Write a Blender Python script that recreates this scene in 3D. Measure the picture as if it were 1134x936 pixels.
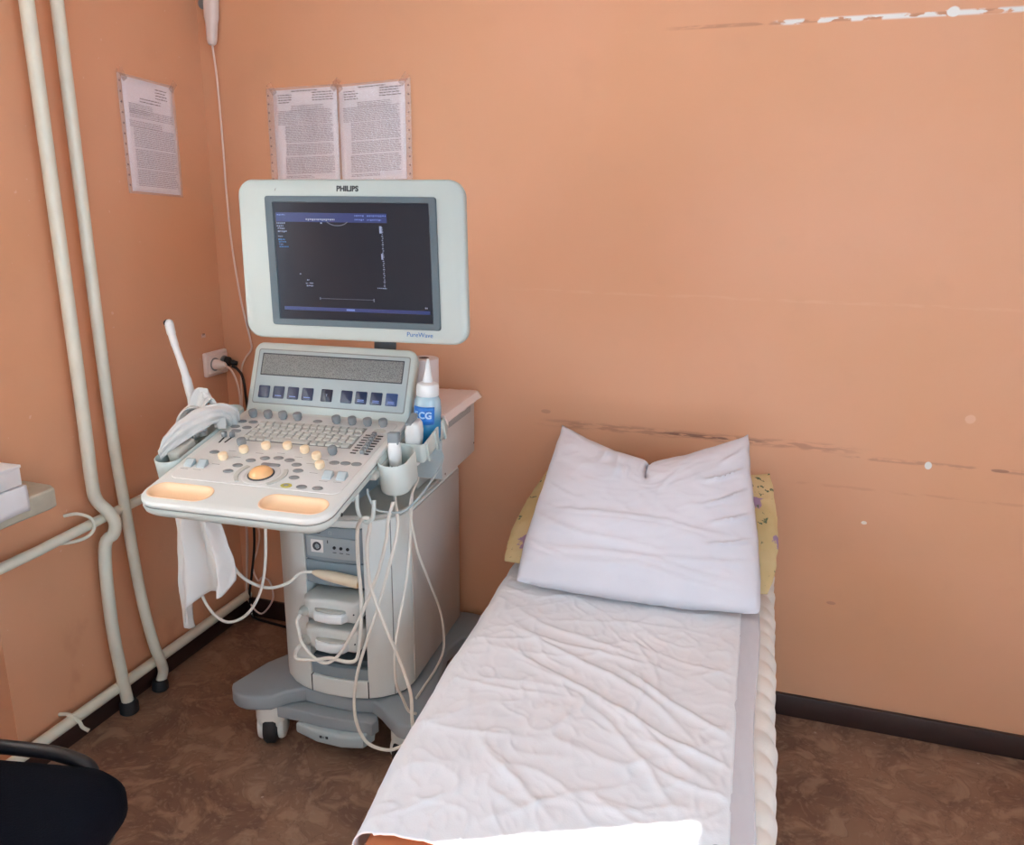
import bpy, bmesh, math, random
from mathutils import Matrix, Vector, noise
for o in list(bpy.data.objects): bpy.data.objects.remove(o)
S = bpy.context.scene
COL = S.collection
R = math.radians
# ------------------------------------------------------------------ camera
def rot_cam(yaw, pitch, roll):
    f = Vector((-math.sin(yaw)*math.cos(pitch), math.cos(yaw)*math.cos(pitch), math.sin(pitch)))
    r = Vector((math.cos(yaw), math.sin(yaw), 0)); u = r.cross(f)
    c, s = math.cos(roll), math.sin(roll)
    r2 = c*r + s*u; u2 = -s*r + c*u
    return Matrix((r2, u2, -f)).transposed().to_4x4()
cam = bpy.data.cameras.new('camera'); cam.sensor_fit = 'HORIZONTAL'; cam.sensor_width = 36
cam.lens = 909.98/1134*36; cam.clip_start = .02
co = bpy.data.objects.new('camera', cam); COL.objects.link(co)
co.matrix_world = Matrix.Translation((1.73195, -2.23688, 1.42720)) @ rot_cam(.317866, -.26165, .009152)
S.camera = co
# ------------------------------------------------------------------ light
S.view_settings.view_transform = 'Standard'; S.view_settings.look = 'None'
S.view_settings.gamma = 1; S.view_settings.use_curve_mapping = False
S.view_settings.exposure = -.40
W = bpy.data.worlds.new('world'); S.world = W; W.use_nodes = True
bg = W.node_tree.nodes['Background']; bg.inputs[0].default_value = (.56, .78, 1.0, 1); bg.inputs[1].default_value = 10.5
sd = bpy.data.lights.new('sun', 'SUN'); sd.energy = 95; sd.angle = R(.53); sd.color = (1, .96, .92)
so = bpy.data.objects.new('sun', sd); COL.objects.link(so)
sdir = Vector((math.cos(R(25))*math.cos(R(36)), math.sin(R(25))*math.cos(R(36)), -math.sin(R(36))))
so.rotation_euler = sdir.to_track_quat('-Z', 'Y').to_euler(); so.location = (-4, -4, 4)
pd = bpy.data.lights.new('window_portal', 'AREA'); pd.shape = 'RECTANGLE'; pd.size = 1.4; pd.size_y = 2.2
pd.cycles.is_portal = True
po = bpy.data.objects.new('window_portal', pd); COL.objects.link(po)
po.location = (-.26, -2.12, 1.45); po.rotation_euler = (0, R(-90), 0)
pd2 = bpy.data.lights.new('window_portal', 'AREA'); pd2.shape = 'RECTANGLE'; pd2.size = .8; pd2.size_y = 1.45; pd2.cycles.is_portal = True
po2 = bpy.data.objects.new('window_portal', pd2); COL.objects.link(po2); po2.location = (2.1, -4.22, 1.275); po2.rotation_euler = (R(90), 0, 0)  # portal of the added window behind the camera
pd3 = bpy.data.lights.new('window_portal', 'AREA'); pd3.shape = 'RECTANGLE'; pd3.size = 1.4; pd3.size_y = 1.8; pd3.cycles.is_portal = True
po3 = bpy.data.objects.new('window_portal', pd3); COL.objects.link(po3); po3.location = (3.52, -2.6, 1.4); po3.rotation_euler = (0, R(90), 0)  # portal of the added window in the right wall
S.cycles.max_bounces = 12; S.cycles.diffuse_bounces = 8; S.cycles.transparent_max_bounces = 12

# ------------------------------------------------------------------ materials
def lin(c):
    if isinstance(c, str):
        c = [int(c[i:i+2], 16)/255 for i in (0, 2, 4)]
        return tuple(x/12.92 if x <= .04045 else ((x+.055)/1.055)**2.4 for x in c)
    return tuple(c)
def newmat(name):
    m = bpy.data.materials.new(name); m.use_nodes = True
    nt = m.node_tree; b = nt.nodes['Principled BSDF']
    return m, nt, b
def N(nt, t, **k):
    n = nt.nodes.new(t)
    for a, v in k.items():
        if a.startswith('i_'): n.inputs[int(a[2:])].default_value = v
        else: setattr(n, a, v)
    return n
def mat(name, col, rough=.5, metal=0, var=.04, vscale=6, bump=0, bscale=60, **kw):
    m, nt, b = newmat(name); c = lin(col)
    b.inputs['Roughness'].default_value = rough; b.inputs['Metallic'].default_value = metal
    g = N(nt, 'ShaderNodeNewGeometry')
    nz = N(nt, 'ShaderNodeTexNoise'); nz.inputs['Scale'].default_value = vscale; nz.inputs['Detail'].default_value = 4
    nt.links.new(g.outputs['Position'], nz.inputs['Vector'])
    rp = N(nt, 'ShaderNodeValToRGB'); e = rp.color_ramp.elements
    e[0].position = .3; e[1].position = .7
    e[0].color = tuple(x*(1-var) for x in c)+(1,); e[1].color = tuple(min(1, x*(1+var)) for x in c)+(1,)
    nt.links.new(nz.outputs[0], rp.inputs[0]); nt.links.new(rp.outputs[0], b.inputs['Base Color'])
    if bump:
        n2 = N(nt, 'ShaderNodeTexNoise'); n2.inputs['Scale'].default_value = bscale; n2.inputs['Detail'].default_value = 3
        nt.links.new(g.outputs['Position'], n2.inputs['Vector'])
        bp = N(nt, 'ShaderNodeBump'); bp.inputs['Strength'].default_value = bump; bp.inputs['Distance'].default_value = .002
        nt.links.new(n2.outputs[0], bp.inputs['Height']); nt.links.new(bp.outputs[0], b.inputs['Normal'])
    for k, v in kw.items(): b.inputs[k.replace('_', ' ')].default_value = v
    return m
def emis(name, col, s):
    m, nt, b = newmat(name); c = lin(col)
    b.inputs['Base Color'].default_value = (.01, .01, .012, 1); b.inputs['Roughness'].default_value = .25
    b.inputs['Emission Color'].default_value = c+(1,); b.inputs['Emission Strength'].default_value = s
    return m
class NB:   # small node math helper
    def __init__(s, nt): s.nt = nt
    def m(s, op, a, b=None, c=None):
        n = s.nt.nodes.new('ShaderNodeMath'); n.operation = op
        for i, v in enumerate((a, b, c)):
            if v is None: continue
            if isinstance(v, (int, float)): n.inputs[i].default_value = v
            else: s.nt.links.new(v, n.inputs[i])
        return n.outputs[0]
    def sm(s, v, lo, hi):
        n = s.nt.nodes.new('ShaderNodeMapRange'); n.interpolation_type = 'SMOOTHSTEP'
        n.inputs[1].default_value = lo; n.inputs[2].default_value = hi
        s.nt.links.new(v, n.inputs[0]); return n.outputs[0]
    def noise(s, vec, scale, det=4, sc=(1, 1, 1)):
        mp = s.nt.nodes.new('ShaderNodeMapping'); mp.inputs[3].default_value = sc
        s.nt.links.new(vec, mp.inputs[0])
        n = s.nt.nodes.new('ShaderNodeTexNoise'); n.inputs['Scale'].default_value = scale; n.inputs['Detail'].default_value = det
        s.nt.links.new(mp.outputs[0], n.inputs['Vector']); return n.outputs[0]
    def mix(s, f, a, b):
        n = s.nt.nodes.new('ShaderNodeMix'); n.data_type = 'RGBA'
        s.nt.links.new(f, n.inputs[0])
        for i, v in ((6, a), (7, b)):
            if isinstance(v, tuple): n.inputs[i].default_value = v+(1,)
            else: s.nt.links.new(v, n.inputs[i])
        return n.outputs[2]
WALLC = (.66, .35, .213)
def wall_mat(marks):
    m, nt, b = newmat('orange_wall_paint_'+('back' if marks else 'plain')); q = NB(nt)
    P = N(nt, 'ShaderNodeNewGeometry').outputs['Position']
    sp = N(nt, 'ShaderNodeSeparateXYZ'); nt.links.new(P, sp.inputs[0]); X, Y, Z = sp.outputs
    n1 = q.noise(P, 1.6, 5)
    col = q.mix(q.sm(n1, .35, .7), WALLC, (.64, .335, .19))
    n2 = q.noise(P, 7, 6)
    col = q.mix(q.m('MULTIPLY', q.sm(n2, .55, .75), .18), col, (.53, .29, .18))
    if marks:
        def band(z0, w, slope=0):
            zz = q.m('ABSOLUTE', q.m('SUBTRACT', q.m('SUBTRACT', Z, z0), q.m('MULTIPLY', X, slope)))
            return q.m('SUBTRACT', 1.0, q.sm(zz, w*.3, w))
        def rng(x0, x1, s=.03): return q.m('MULTIPLY', q.sm(X, x0-s, x0+s), q.m('SUBTRACT', 1.0, q.sm(X, x1-s, x1+s)))
        st = q.noise(P, 20, 5, (.9, 1, 5))
        # dark rub band left by furniture
        rub = q.m('MULTIPLY', q.m('MULTIPLY', band(.808, .016), q.sm(st, .43, .58)), rng(1.12, 1.92, .08))
        col = q.mix(q.m('MULTIPLY', rub, .45), col, (.25, .12, .085))
        core = q.m('MULTIPLY', q.m('MULTIPLY', band(.808, .006), q.sm(st, .45, .55)), rng(1.44, 1.70, .03))
        col = q.mix(q.m('MULTIPLY', core, .8), col, (.15, .08, .07))
        rub2 = q.m('MULTIPLY', q.m('MULTIPLY', band(.790, .008), q.sm(st, .45, .55)), rng(1.93, 2.45, .04))
        col = q.mix(q.m('MULTIPLY', rub2, .4), col, (.28, .14, .10))
        halo = q.m('MULTIPLY', band(.84, .075), rng(1.0, 1.8, .15))
        col = q.mix(q.m('MULTIPLY', halo, .12), col, (.55, .25, .13))
        ln = q.m('MULTIPLY', q.m('MULTIPLY', band(.705, .006), q.sm(st, .42, .62)), rng(1.8, 2.6, .1))
        col = q.mix(q.m('MULTIPLY', ln, .25), col, (.42, .2, .12))
        ln2 = q.m('MULTIPLY', q.m('MULTIPLY', band(1.19, .006), q.sm(st, .4, .6)), rng(1.05, 2.3, .15))
        col = q.mix(q.m('MULTIPLY', ln2, .2), col, (.75, .45, .30))
        crack = q.m('MULTIPLY', q.m('MULTIPLY', band(1.845, .006, .002), q.sm(st, .4, .55)), rng(1.42, 2.5, .05))
        col = q.mix(q.m('MULTIPLY', crack, .55), col, (.35, .17, .1))
        st2 = q.noise(P, 26, 4, (.7, 1, 1.6))
        chip = q.m('MULTIPLY', q.m('MULTIPLY', band(1.846, .0085, .0015), q.sm(st2, .44, .50)), rng(1.66, 2.5, .02))
        col = q.mix(chip, col, (.74, .76, .74))
        def spot(x0, z0, rx, rz, c, f=1.0):
            nonlocal col
            dx = q.m('DIVIDE', q.m('SUBTRACT', X, x0), rx); dz = q.m('DIVIDE', q.m('SUBTRACT', Z, z0), rz)
            d = q.m('ADD', q.m('MULTIPLY', dx, dx), q.m('MULTIPLY', dz, dz))
            d = q.m('ADD', d, q.m('MULTIPLY', q.m('SUBTRACT', st2, .5), 1.6))
            col = q.mix(q.m('MULTIPLY', q.m('SUBTRACT', 1.0, q.sm(d, .7, 1.2)), f), col, c)
        spot(2.118, .786, .008, .010, (.74, .76, .72)); spot(1.985, .612, .007, .005, (.78, .7, .6))
        spot(2.035, 1.852, .014, .011, (.76, .78, .76)); spot(1.927, .367, .012, .005, (.42, .20, .14), .6)
        spot(2.28, .79, .02, .004, (.3, .15, .1), .8); pass
        spot(1.1, .84, .015, .006, (.38, .2, .13), .5)
        spot(2.197, .915, .012, .012, (.74, .46, .32), .6)
    else:
        sc = q.noise(P, 9, 5, (1, 1, .6))
        low = q.m('SUBTRACT', 1.0, q.sm(Z, .1, .7))
        col = q.mix(q.m('MULTIPLY', q.m('MULTIPLY', q.sm(sc, .58, .72), low), .35), col, (.45, .2, .12))
        col = q.mix(q.m('MULTIPLY', q.sm(q.noise(P, 60, 2), .72, .76), .5), col, (.75, .5, .4))
    nt.links.new(col, b.inputs['Base Color']); b.inputs['Roughness'].default_value = .42
    b.inputs['Specular IOR Level'].default_value = .35
    bn = q.m('ADD', q.noise(P, 3.0, 3), q.m('MULTIPLY', q.noise(P, 45, 3), .10))
    bp = N(nt, 'ShaderNodeBump'); bp.inputs['Strength'].default_value = .35; bp.inputs['Distance'].default_value = .012
    nt.links.new(bn, bp.inputs['Height']); nt.links.new(bp.outputs[0], b.inputs['Normal'])
    return m
def floor_mat():
    m, nt, b = newmat('brown_marbled_linoleum'); q = NB(nt)
    P = N(nt, 'ShaderNodeNewGeometry').outputs['Position']
    w = N(nt, 'ShaderNodeTexNoise'); w.inputs['Scale'].default_value = 5; nt.links.new(P, w.inputs['Vector'])
    va = N(nt, 'ShaderNodeVectorMath'); va.operation = 'MULTIPLY_ADD'; nt.links.new(w.outputs['Color'], va.inputs[0])
    va.inputs[1].default_value = (.25, .25, .25); nt.links.new(P, va.inputs[2]); V = va.outputs[0]
    n1 = q.noise(V, 5.5, 6); n2 = q.noise(V, 17, 6); n3 = q.noise(V, 70, 4)
    col = q.mix(q.sm(n1, .38, .64), (.16, .083, .055), (.255, .148, .095))
    col = q.mix(q.m('MULTIPLY', q.sm(n2, .5, .66), .6), col, (.38, .25, .165))
    vein = q.m('SUBTRACT', 1.0, q.sm(q.m('ABSOLUTE', q.m('SUBTRACT', n2, .5)), .0, .012))
    col = q.mix(q.m('MULTIPLY', vein, .35), col, (.06, .028, .018))
    col = q.mix(q.m('MULTIPLY', q.sm(n3, .52, .68), .4), col, (.34, .24, .17))
    col = q.mix(q.m('MULTIPLY', q.sm(q.noise(P, 35, 2), .74, .77), .6), col, (.5, .42, .36))
    nt.links.new(col, b.inputs['Base Color'])
    b.inputs['Roughness'].default_value = .5
    bp = N(nt, 'ShaderNodeBump'); bp.inputs['Strength'].default_value = .25; bp.inputs['Distance'].default_value = .003
    nt.links.new(n2, bp.inputs['Height']); nt.links.new(bp.outputs[0], b.inputs['Normal'])
    return m
def floral_mat():
    m, nt, b = newmat('yellow_floral_cotton'); q = NB(nt)
    P = N(nt, 'ShaderNodeNewGeometry').outputs['Position']
    base = q.mix(q.sm(q.noise(P, 8, 3), .3, .7), (.50, .37, .17), (.58, .45, .24))
    v = N(nt, 'ShaderNodeTexVoronoi'); v.inputs['Scale'].default_value = 11; nt.links.new(P, v.inputs['Vector'])
    d = q.m('ADD', v.outputs['Distance'], q.m('MULTIPLY', q.m('SUBTRACT', q.noise(P, 55, 2), .5), .5))
    sc = N(nt, 'ShaderNodeSeparateColor'); nt.links.new(v.outputs['Color'], sc.inputs[0])
    fm = q.m('MULTIPLY', q.m('SUBTRACT', 1.0, q.sm(d, .26, .32)), q.sm(sc.outputs[0], .3, .35))
    col = q.mix(fm, base, (.30, .19, .29))
    g = q.m('MULTIPLY', q.sm(q.noise(P, 60, 3), .60, .64), q.sm(q.noise(P, 12, 1), .5, .55))
    col = q.mix(g, col, (.10, .13, .07))
    nt.links.new(col, b.inputs['Base Color']); b.inputs['Roughness'].default_value = .85
    return m
def gauze_mat():
    m, nt, b = newmat('thin_disposable_gauze')
    b.inputs['Base Color'].default_value = (.70, .69, .73, 1); b.inputs['Roughness'].default_value = .8; b.inputs['Alpha'].default_value = .6
    return m
def sleeve_mat():
    m, nt, b = newmat('crinkled_clear_plastic'); q = NB(nt)
    P = N(nt, 'ShaderNodeNewGeometry').outputs['Position']
    b.inputs['Base Color'].default_value = (.86, .84, .86, 1); b.inputs['Roughness'].default_value = .16; b.inputs['Alpha'].default_value = .20
    b.inputs['Specular IOR Level'].default_value = .8
    bp = N(nt, 'ShaderNodeBump'); bp.inputs['Strength'].default_value = 1; bp.inputs['Distance'].default_value = .012
    nt.links.new(q.noise(P, 22, 3, (1, 1, .5)), bp.inputs['Height']); nt.links.new(bp.outputs[0], b.inputs['Normal'])
    return m
def glass_mat():
    m, nt, b = newmat('window_glass')
    for n in list(nt.nodes):
        if n.type == 'BSDF_PRINCIPLED': nt.nodes.remove(n)
    out = [n for n in nt.nodes if n.type == 'OUTPUT_MATERIAL'][0]
    t = N(nt, 'ShaderNodeBsdfTransparent'); g = N(nt, 'ShaderNodeBsdfGlossy'); g.inputs['Roughness'].default_value = .02
    mx = N(nt, 'ShaderNodeMixShader'); mx.inputs[0].default_value = .06
    nt.links.new(t.outputs[0], mx.inputs[1]); nt.links.new(g.outputs[0], mx.inputs[2]); nt.links.new(mx.outputs[0], out.inputs[0])
    return m
def cloth_trans_mat():
    m, nt, b = newmat('sheer_curtain')
    for n in list(nt.nodes):
        if n.type == 'BSDF_PRINCIPLED': nt.nodes.remove(n)
    out = [n for n in nt.nodes if n.type == 'OUTPUT_MATERIAL'][0]
    t = N(nt, 'ShaderNodeBsdfTranslucent'); t.inputs[0].default_value = (.85, .84, .82, 1); g = N(nt, 'ShaderNodeBsdfDiffuse'); g.inputs[0].default_value = (.85, .84, .82, 1)
    mx = N(nt, 'ShaderNodeMixShader'); mx.inputs[0].default_value = .55
    nt.links.new(t.outputs[0], mx.inputs[1]); nt.links.new(g.outputs[0], mx.inputs[2]); nt.links.new(mx.outputs[0], out.inputs[0])
    return m
def gel_mat():
    m, nt, b = newmat('translucent_gel_bottle'); q = NB(nt)
    P = N(nt, 'ShaderNodeNewGeometry').outputs['Position']
    sp = N(nt, 'ShaderNodeSeparateXYZ'); nt.links.new(P, sp.inputs[0])
    col = q.mix(q.sm(sp.outputs[2], .885, .945), (.03, .22, .42), (.42, .58, .66))
    nt.links.new(col, b.inputs['Base Color']); b.inputs['Roughness'].default_value = .22
    b.inputs['Subsurface Weight'].default_value = .25; b.inputs['Subsurface Radius'].default_value = (.01, .02, .03)
    return m
def grille_mat():
    m, nt, b = newmat('perforated_speaker_mesh'); q = NB(nt)
    tc = N(nt, 'ShaderNodeTexCoord'); v = N(nt, 'ShaderNodeTexVoronoi'); v.inputs['Scale'].default_value = 420
    nt.links.new(tc.outputs['Object'], v.inputs['Vector'])
    col = q.mix(q.sm(v.outputs['Distance'], .25, .5), (.09, .10, .10), (.24, .25, .245))
    nt.links.new(col, b.inputs['Base Color']); b.inputs['Roughness'].default_value = .6; b.inputs['Metallic'].default_value = .2
    return m
M = dict(
    wall=wall_mat(False), wallb=wall_mat(True), floor=floor_mat(),
    pale=mat('pale_wall_paint', 'e9dfd2', .8), ceil=mat('white_ceiling_paint', 'f2f0ec', .9), base=mat('dark_brown_baseboard', '32201c', .45, var=.1, vscale=20),
    pipe=mat('cream_pipe_enamel', 'd8dacb', .3, var=.06, vscale=14, bump=.5, bscale=40),
    rubber=mat('black_rubber', '1c1d20', .6), sill=mat('grey_marble_sill', 'b9b8a8', .35, var=.1, vscale=25),
    mshell=mat('monitor_shell_plastic', 'a6b0ac', .45, var=.01), white=mat('white_device_plastic', 'bfcac6', .42, var=.01), offw=mat('offwhite_device_plastic', 'd9deda', .45, var=.015),
    panel=mat('grey_panel_inlay', 'd4d6d3', .5, var=.015), blueg=mat('blue_grey_device_plastic', '84939a', .5, var=.02),
    dgrey=mat('dark_grey_bezel', '4a585f', .4, var=.02), base_g=mat('mid_grey_base_plastic', '8d969b', .55, var=.03),
    beigeside=mat('grey_beige_side_panel', 'b9b2ac', .55, var=.03), knob=mat('grey_knob_rubber', '84888a', .55, var=.02),
    cream=mat('cream_knob_plastic', 'f2dcb8', .4, var=.02), peach=mat('peach_palm_rest', 'ecc9a2', .45, var=.02),
    ball=mat('orange_trackball', 'f0bb84', .25, var=.02), key=mat('light_grey_key', 'bdbfb8', .5, var=.02),
    dark=mat('dark_gap', '17191b', .6), slot=mat('dark_slot_print', '3c4146', .6), grille=grille_mat(),
    facia=mat('silver_blue_facia', 'a4b1b4', .4, var=.01), print=mat('dark_print', '2b2f33', .5),
    mark=mat('grey_print', '8a8d8a', .6), bluep=mat('blue_print', '2b5f9c', .5),
    cable=mat('ivory_cable', 'dcd9cf', .45, var=.03), wcord=mat('white_cord', 'e2cfc4', .45), bcord=mat('black_cord', '121214', .45),
    socket=mat('ivory_socket_plastic', 'e4d6cf', .35), paper=mat('printed_paper', 'f2eaf0', .8, var=.02),
    ink=mat('faded_ink', 'a298a0', .8, var=.2, vscale=60), ink2=mat('dark_ink', '6a6068', .8), sleeve=sleeve_mat(), tape=mat('clear_tape', 'd8a58a', .3, Alpha=.22),
    linen=mat('white_cotton_sheet', 'dcdee1', .9, var=.025, vscale=5, bump=.15, bscale=350),
    pillow=mat('white_pillowcase', 'cecbd0', .9, var=.03, vscale=7, bump=.15, bscale=350),
    cloth=mat('white_towel_cloth', 'd6d6d3', .95, var=.02, bump=.3, bscale=400), quilt=mat('ivory_quilt', 'd9d3cb', .9, var=.04, bump=.2, bscale=200),
    gauze=gauze_mat(), floral=floral_mat(), orange=mat('orange_leatherette', 'c07a52', .4, var=.04, bump=.2, bscale=180),
    navy=mat('navy_seat_fabric', '060913', .95, var=.1, vscale=200, bump=.6, bscale=300, Specular_IOR_Level=.12), blackp=mat('black_chair_plastic', '0e1016', .42, var=.05),
    metal=mat('grey_steel', '8b8e90', .35, metal=.8), gel=gel_mat(), bwhite=mat('white_bottle_plastic', 'e6ebec', .3),
    label=mat('blue_bottle_label', '1d6fc4', .35, var=.15, vscale=80), label_t=mat('pale_label_lettering', 'a9cdec', .4),
    pinkp=mat('pinkish_tissue_paper', 'd6c8c2', .9, var=.03, bump=.3, bscale=120), rollp=mat('tissue_roll', 'd5c6c2', .9, var=.02),
    conn=mat('connector_grey_plastic', 'c9cbc6', .45, var=.02), conn2=mat('connector_handle_plastic', 'b3b3ab', .5), beigep=mat('beige_plug_plastic', 'd8c9b0', .4),
    gold=mat('brass_contact', 'c79a5a', .3, metal=.8), probe=mat('white_probe_plastic', 'dde1e0', .32), pgrey=mat('probe_lens_grey', '7f888c', .45),
    facia2=mat('inset_grey_plastic', '97a2a6', .5), box=mat('white_cardboard', 'dfe2e4', .7), glass=glass_mat(), added_curtain=cloth_trans_mat(),
    outer=mat('outside_wall', '8f8577', .9), symb=mat('white_symbol_sticker', 'e0e0dc', .5), brown=mat('brown_blotch', '6b5148', .7),
    yel=mat('yellow_button', 'b9b055', .5), led=mat('pink_sticker', 'd8b9ae', .6),
)
M['screen'] = emis('lcd_panel', (.016, .021, .034), .9)
def btn_mat(name, c, s):
    m = emis(name, c, s); return m
M['touch'] = btn_mat('lit_touch_key', (.022, .05, .14), .6); M['touchd'] = btn_mat('dark_touch_key', (.02, .03, .08), .5)
M['touchb'] = btn_mat('bright_touch_key', (.06, .12, .32), .7)
M['screen'].node_tree.nodes['Principled BSDF'].inputs['Specular IOR Level'].default_value = .22
M['screen'].node_tree.nodes['Principled BSDF'].inputs['Roughness'].default_value = .15
M['hdr'] = emis('lcd_header_band', (.015, .04, .20), 1.0); M['txtw'] = emis('lcd_white_text', (.35, .42, .62), 1.0)
M['txtb'] = emis('lcd_blue_text', (.04, .22, .55), 1.0); M['txth'] = emis('lcd_header_text', (.15, .25, .70), 1.0); M['arc'] = emis('lcd_faint_arc', (.12, .15, .22), 1.0)

# ------------------------------------------------------------------ object helpers
WM = {}
def T(*v): return Matrix.Translation(v if len(v) == 3 else v[0])
def Rz(a): return Matrix.Rotation(R(a), 4, 'Z')
def Rx(a): return Matrix.Rotation(R(a), 4, 'X')
def Ry(a): return Matrix.Rotation(R(a), 4, 'Y')
def tag(o, label=None, cat=None, group=None, kind=None):
    for k, v in (('label', label), ('category', cat), ('group', group), ('kind', kind)):
        if v: o[k] = v
    return o
def place(o, Mx, parent=None):
    COL.objects.link(o); WM[o.name] = Mx
    if parent is not None:
        o.parent = parent; o.matrix_basis = WM[parent.name].inverted() @ Mx
    else: o.matrix_basis = Mx
    return o
def thing(name, label, cat, loc, group=None, rotz=0):
    o = bpy.data.objects.new(name, None); o.empty_display_size = .05
    place(o, T(loc) @ Rz(rotz)); return tag(o, label, cat, group)
def finish(bm, ang=38, flat=False):
    bmesh.ops.remove_doubles(bm, verts=bm.verts, dist=1e-6)
    bmesh.ops.recalc_face_normals(bm, faces=bm.faces)
    for f in bm.faces: f.smooth = not flat
    for e in bm.edges:
        if len(e.link_faces) == 2 and e.calc_face_angle(0) > R(ang): e.smooth = False
def mesh_of(name, bm, m, ang=38):
    finish(bm, ang); me = bpy.data.meshes.new(name); bm.to_mesh(me); bm.free()
    me.materials.append(M[m] if isinstance(m, str) else m); return me
def obj(name, bm, m, parent=None, ang=38):
    """bm holds world coordinates; the origin is set at the base centre of its bounds"""
    xs = [v.co for v in bm.verts]
    lo = Vector([min(v[i] for v in xs) for i in range(3)]); hi = Vector([max(v[i] for v in xs) for i in range(3)])
    c = Vector(((lo.x+hi.x)/2, (lo.y+hi.y)/2, lo.z))
    bmesh.ops.translate(bm, verts=bm.verts, vec=-c)
    return place(bpy.data.objects.new(name, mesh_of(name, bm, m, ang)), T(c), parent)
def inst(name, me, Mx, parent): return place(bpy.data.objects.new(name, me), Mx, parent)
def BM(): return bmesh.new()
def rrect(w, h, r, n=6, cx=0, cy=0):
    r = max(min(r, w/2-1e-5, h/2-1e-5), 1e-5); out = []
    for (sx, sy, a0) in ((1, 1, 0), (-1, 1, 90), (-1, -1, 180), (1, -1, 270)):
        for i in range(n+1):
            a = R(a0+90*i/n); out.append((cx+sx*(w/2-r)+r*math.cos(a), cy+sy*(h/2-r)+r*math.sin(a)))
    return out
def rings(bm, rs, cap0=True, cap1=True, closed=True):
    vs = [[bm.verts.new(p) for p in r] for r in rs]; n = len(rs[0])
    for a, b in zip(vs, vs[1:]):
        for i in range(n if closed else n-1):
            j = (i+1) % n; bm.faces.new((a[i], a[j], b[j], b[i]))
    if cap0: bm.faces.new(vs[0][::-1])
    if cap1: bm.faces.new(vs[-1])
    return vs
def ring(pts, z, Mx): return [Mx @ Vector((x, y, z)) for x, y in pts]
def rbox(bm, w, h, r, z0, z1, b=.002, Mx=Matrix(), cx=0, cy=0, n=6, bn=3, bot=True):
    """rounded-corner slab with rounded edges"""
    rs = []
    b = min(b, (z1-z0)/2*.98, w/2*.9, h/2*.9)
    seq = []
    if bot: seq += [(b*(1-math.sin(R(90*i/bn))), z0+b*(1-math.cos(R(90*i/bn)))) for i in range(bn+1)]
    else: seq += [(0, z0)]
    seq += [(b*(1-math.cos(R(90*i/bn))), z1-b+b*math.sin(R(90*i/bn))) for i in range(bn+1)]
    for ins, z in seq: rs.append(ring(rrect(w-2*ins, h-2*ins, max(r-ins, .0002), n, cx, cy), z, Mx))
    rings(bm, rs)
def box(bm, x0, x1, y0, y1, z0, z1, b=.0, Mx=Matrix()):
    if b: rbox(bm, x1-x0, y1-y0, b*1.2, z0, z1, b, Mx, (x0+x1)/2, (y0+y1)/2, n=2, bn=2)
    else: rings(bm, [[Mx @ Vector(p) for p in ((x0, y0, z), (x1, y0, z), (x1, y1, z), (x0, y1, z))] for z in (z0, z1)])
def poly_inset(pts, d):
    n = len(pts); out = []
    for i in range(n):
        p0, p1, p2 = Vector(pts[i-1]), Vector(pts[i]), Vector(pts[(i+1) % n])
        a = (p1-p0); c = (p2-p1)
        if a.length < 1e-9: a = c
        if c.length < 1e-9: c = a
        na = Vector((-a.y, a.x)).normalized(); nc = Vector((-c.y, c.x)).normalized()
        m = (na+nc)
        if m.length < 1e-6: m = na
        m.normalize(); k = max(m.dot(na), .5); out.append(tuple(p1+m*d/k))
    return out
def prism(bm, pts, z0, z1, b=0, Mx=Matrix(), bn=3):
    area = sum(pts[i-1][0]*pts[i][1]-pts[i][0]*pts[i-1][1] for i in range(len(pts)))
    if area < 0: pts = pts[::-1]
    if not b: rings(bm, [ring(pts, z0, Mx), ring(pts, z1, Mx)]); return
    rs = []
    for i in range(bn+1): rs.append(ring(poly_inset(pts, b*(1-math.sin(R(90*i/bn)))), z0+b*(1-math.cos(R(90*i/bn))), Mx))
    for i in range(bn+1): rs.append(ring(poly_inset(pts, b*(1-math.cos(R(90*i/bn)))), z1-b+b*math.sin(R(90*i/bn)), Mx))
    rings(bm, rs)
def lathe(bm, prof, Mx=Matrix(), n=24, sx=1, sy=1):
    rs = [[Mx @ Vector((r*math.cos(2*math.pi*i/n)*sx, r*math.sin(2*math.pi*i/n)*sy, z)) for i in range(n)] for r, z in prof]
    rings(bm, rs)
def spline(pts, k=8):
    P = [Vector(p) for p in pts]; P = [2*P[0]-P[1]]+P+[2*P[-1]-P[-2]]; out = []
    for i in range(1, len(P)-2):
        a, b, c, d = P[i-1:i+3]
        for j in range(k):
            t = j/k; out.append(.5*((2*b)+(c-a)*t+(2*a-5*b+4*c-d)*t*t+(3*b-a-3*c+d)*t**3))
    out.append(P[-2]); return out
def tube(bm, pts, r, n=8, k=8, smooth=True, Mx=Matrix()):
    Q = spline(pts, k) if smooth else [Vector(p) for p in pts]
    Q = [Mx @ q for q in Q]; rs = []; up = None
    for i, q in enumerate(Q):
        t = (Q[min(i+1, len(Q)-1)]-Q[max(i-1, 0)]).normalized()
        if up is None: up = t.orthogonal().normalized()
        up = (up-t*up.dot(t)); up = up.normalized() if up.length > 1e-6 else t.orthogonal().normalized()
        s = t.cross(up); rr = r[min(int(i/max(len(Q)-1, 1)*(len(r)-1)+.5), len(r)-1)] if isinstance(r, (list, tuple)) else r
        rs.append([q+rr*(math.cos(2*math.pi*j/n)*up+math.sin(2*math.pi*j/n)*s) for j in range(n)])
    rings(bm, rs)
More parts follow.
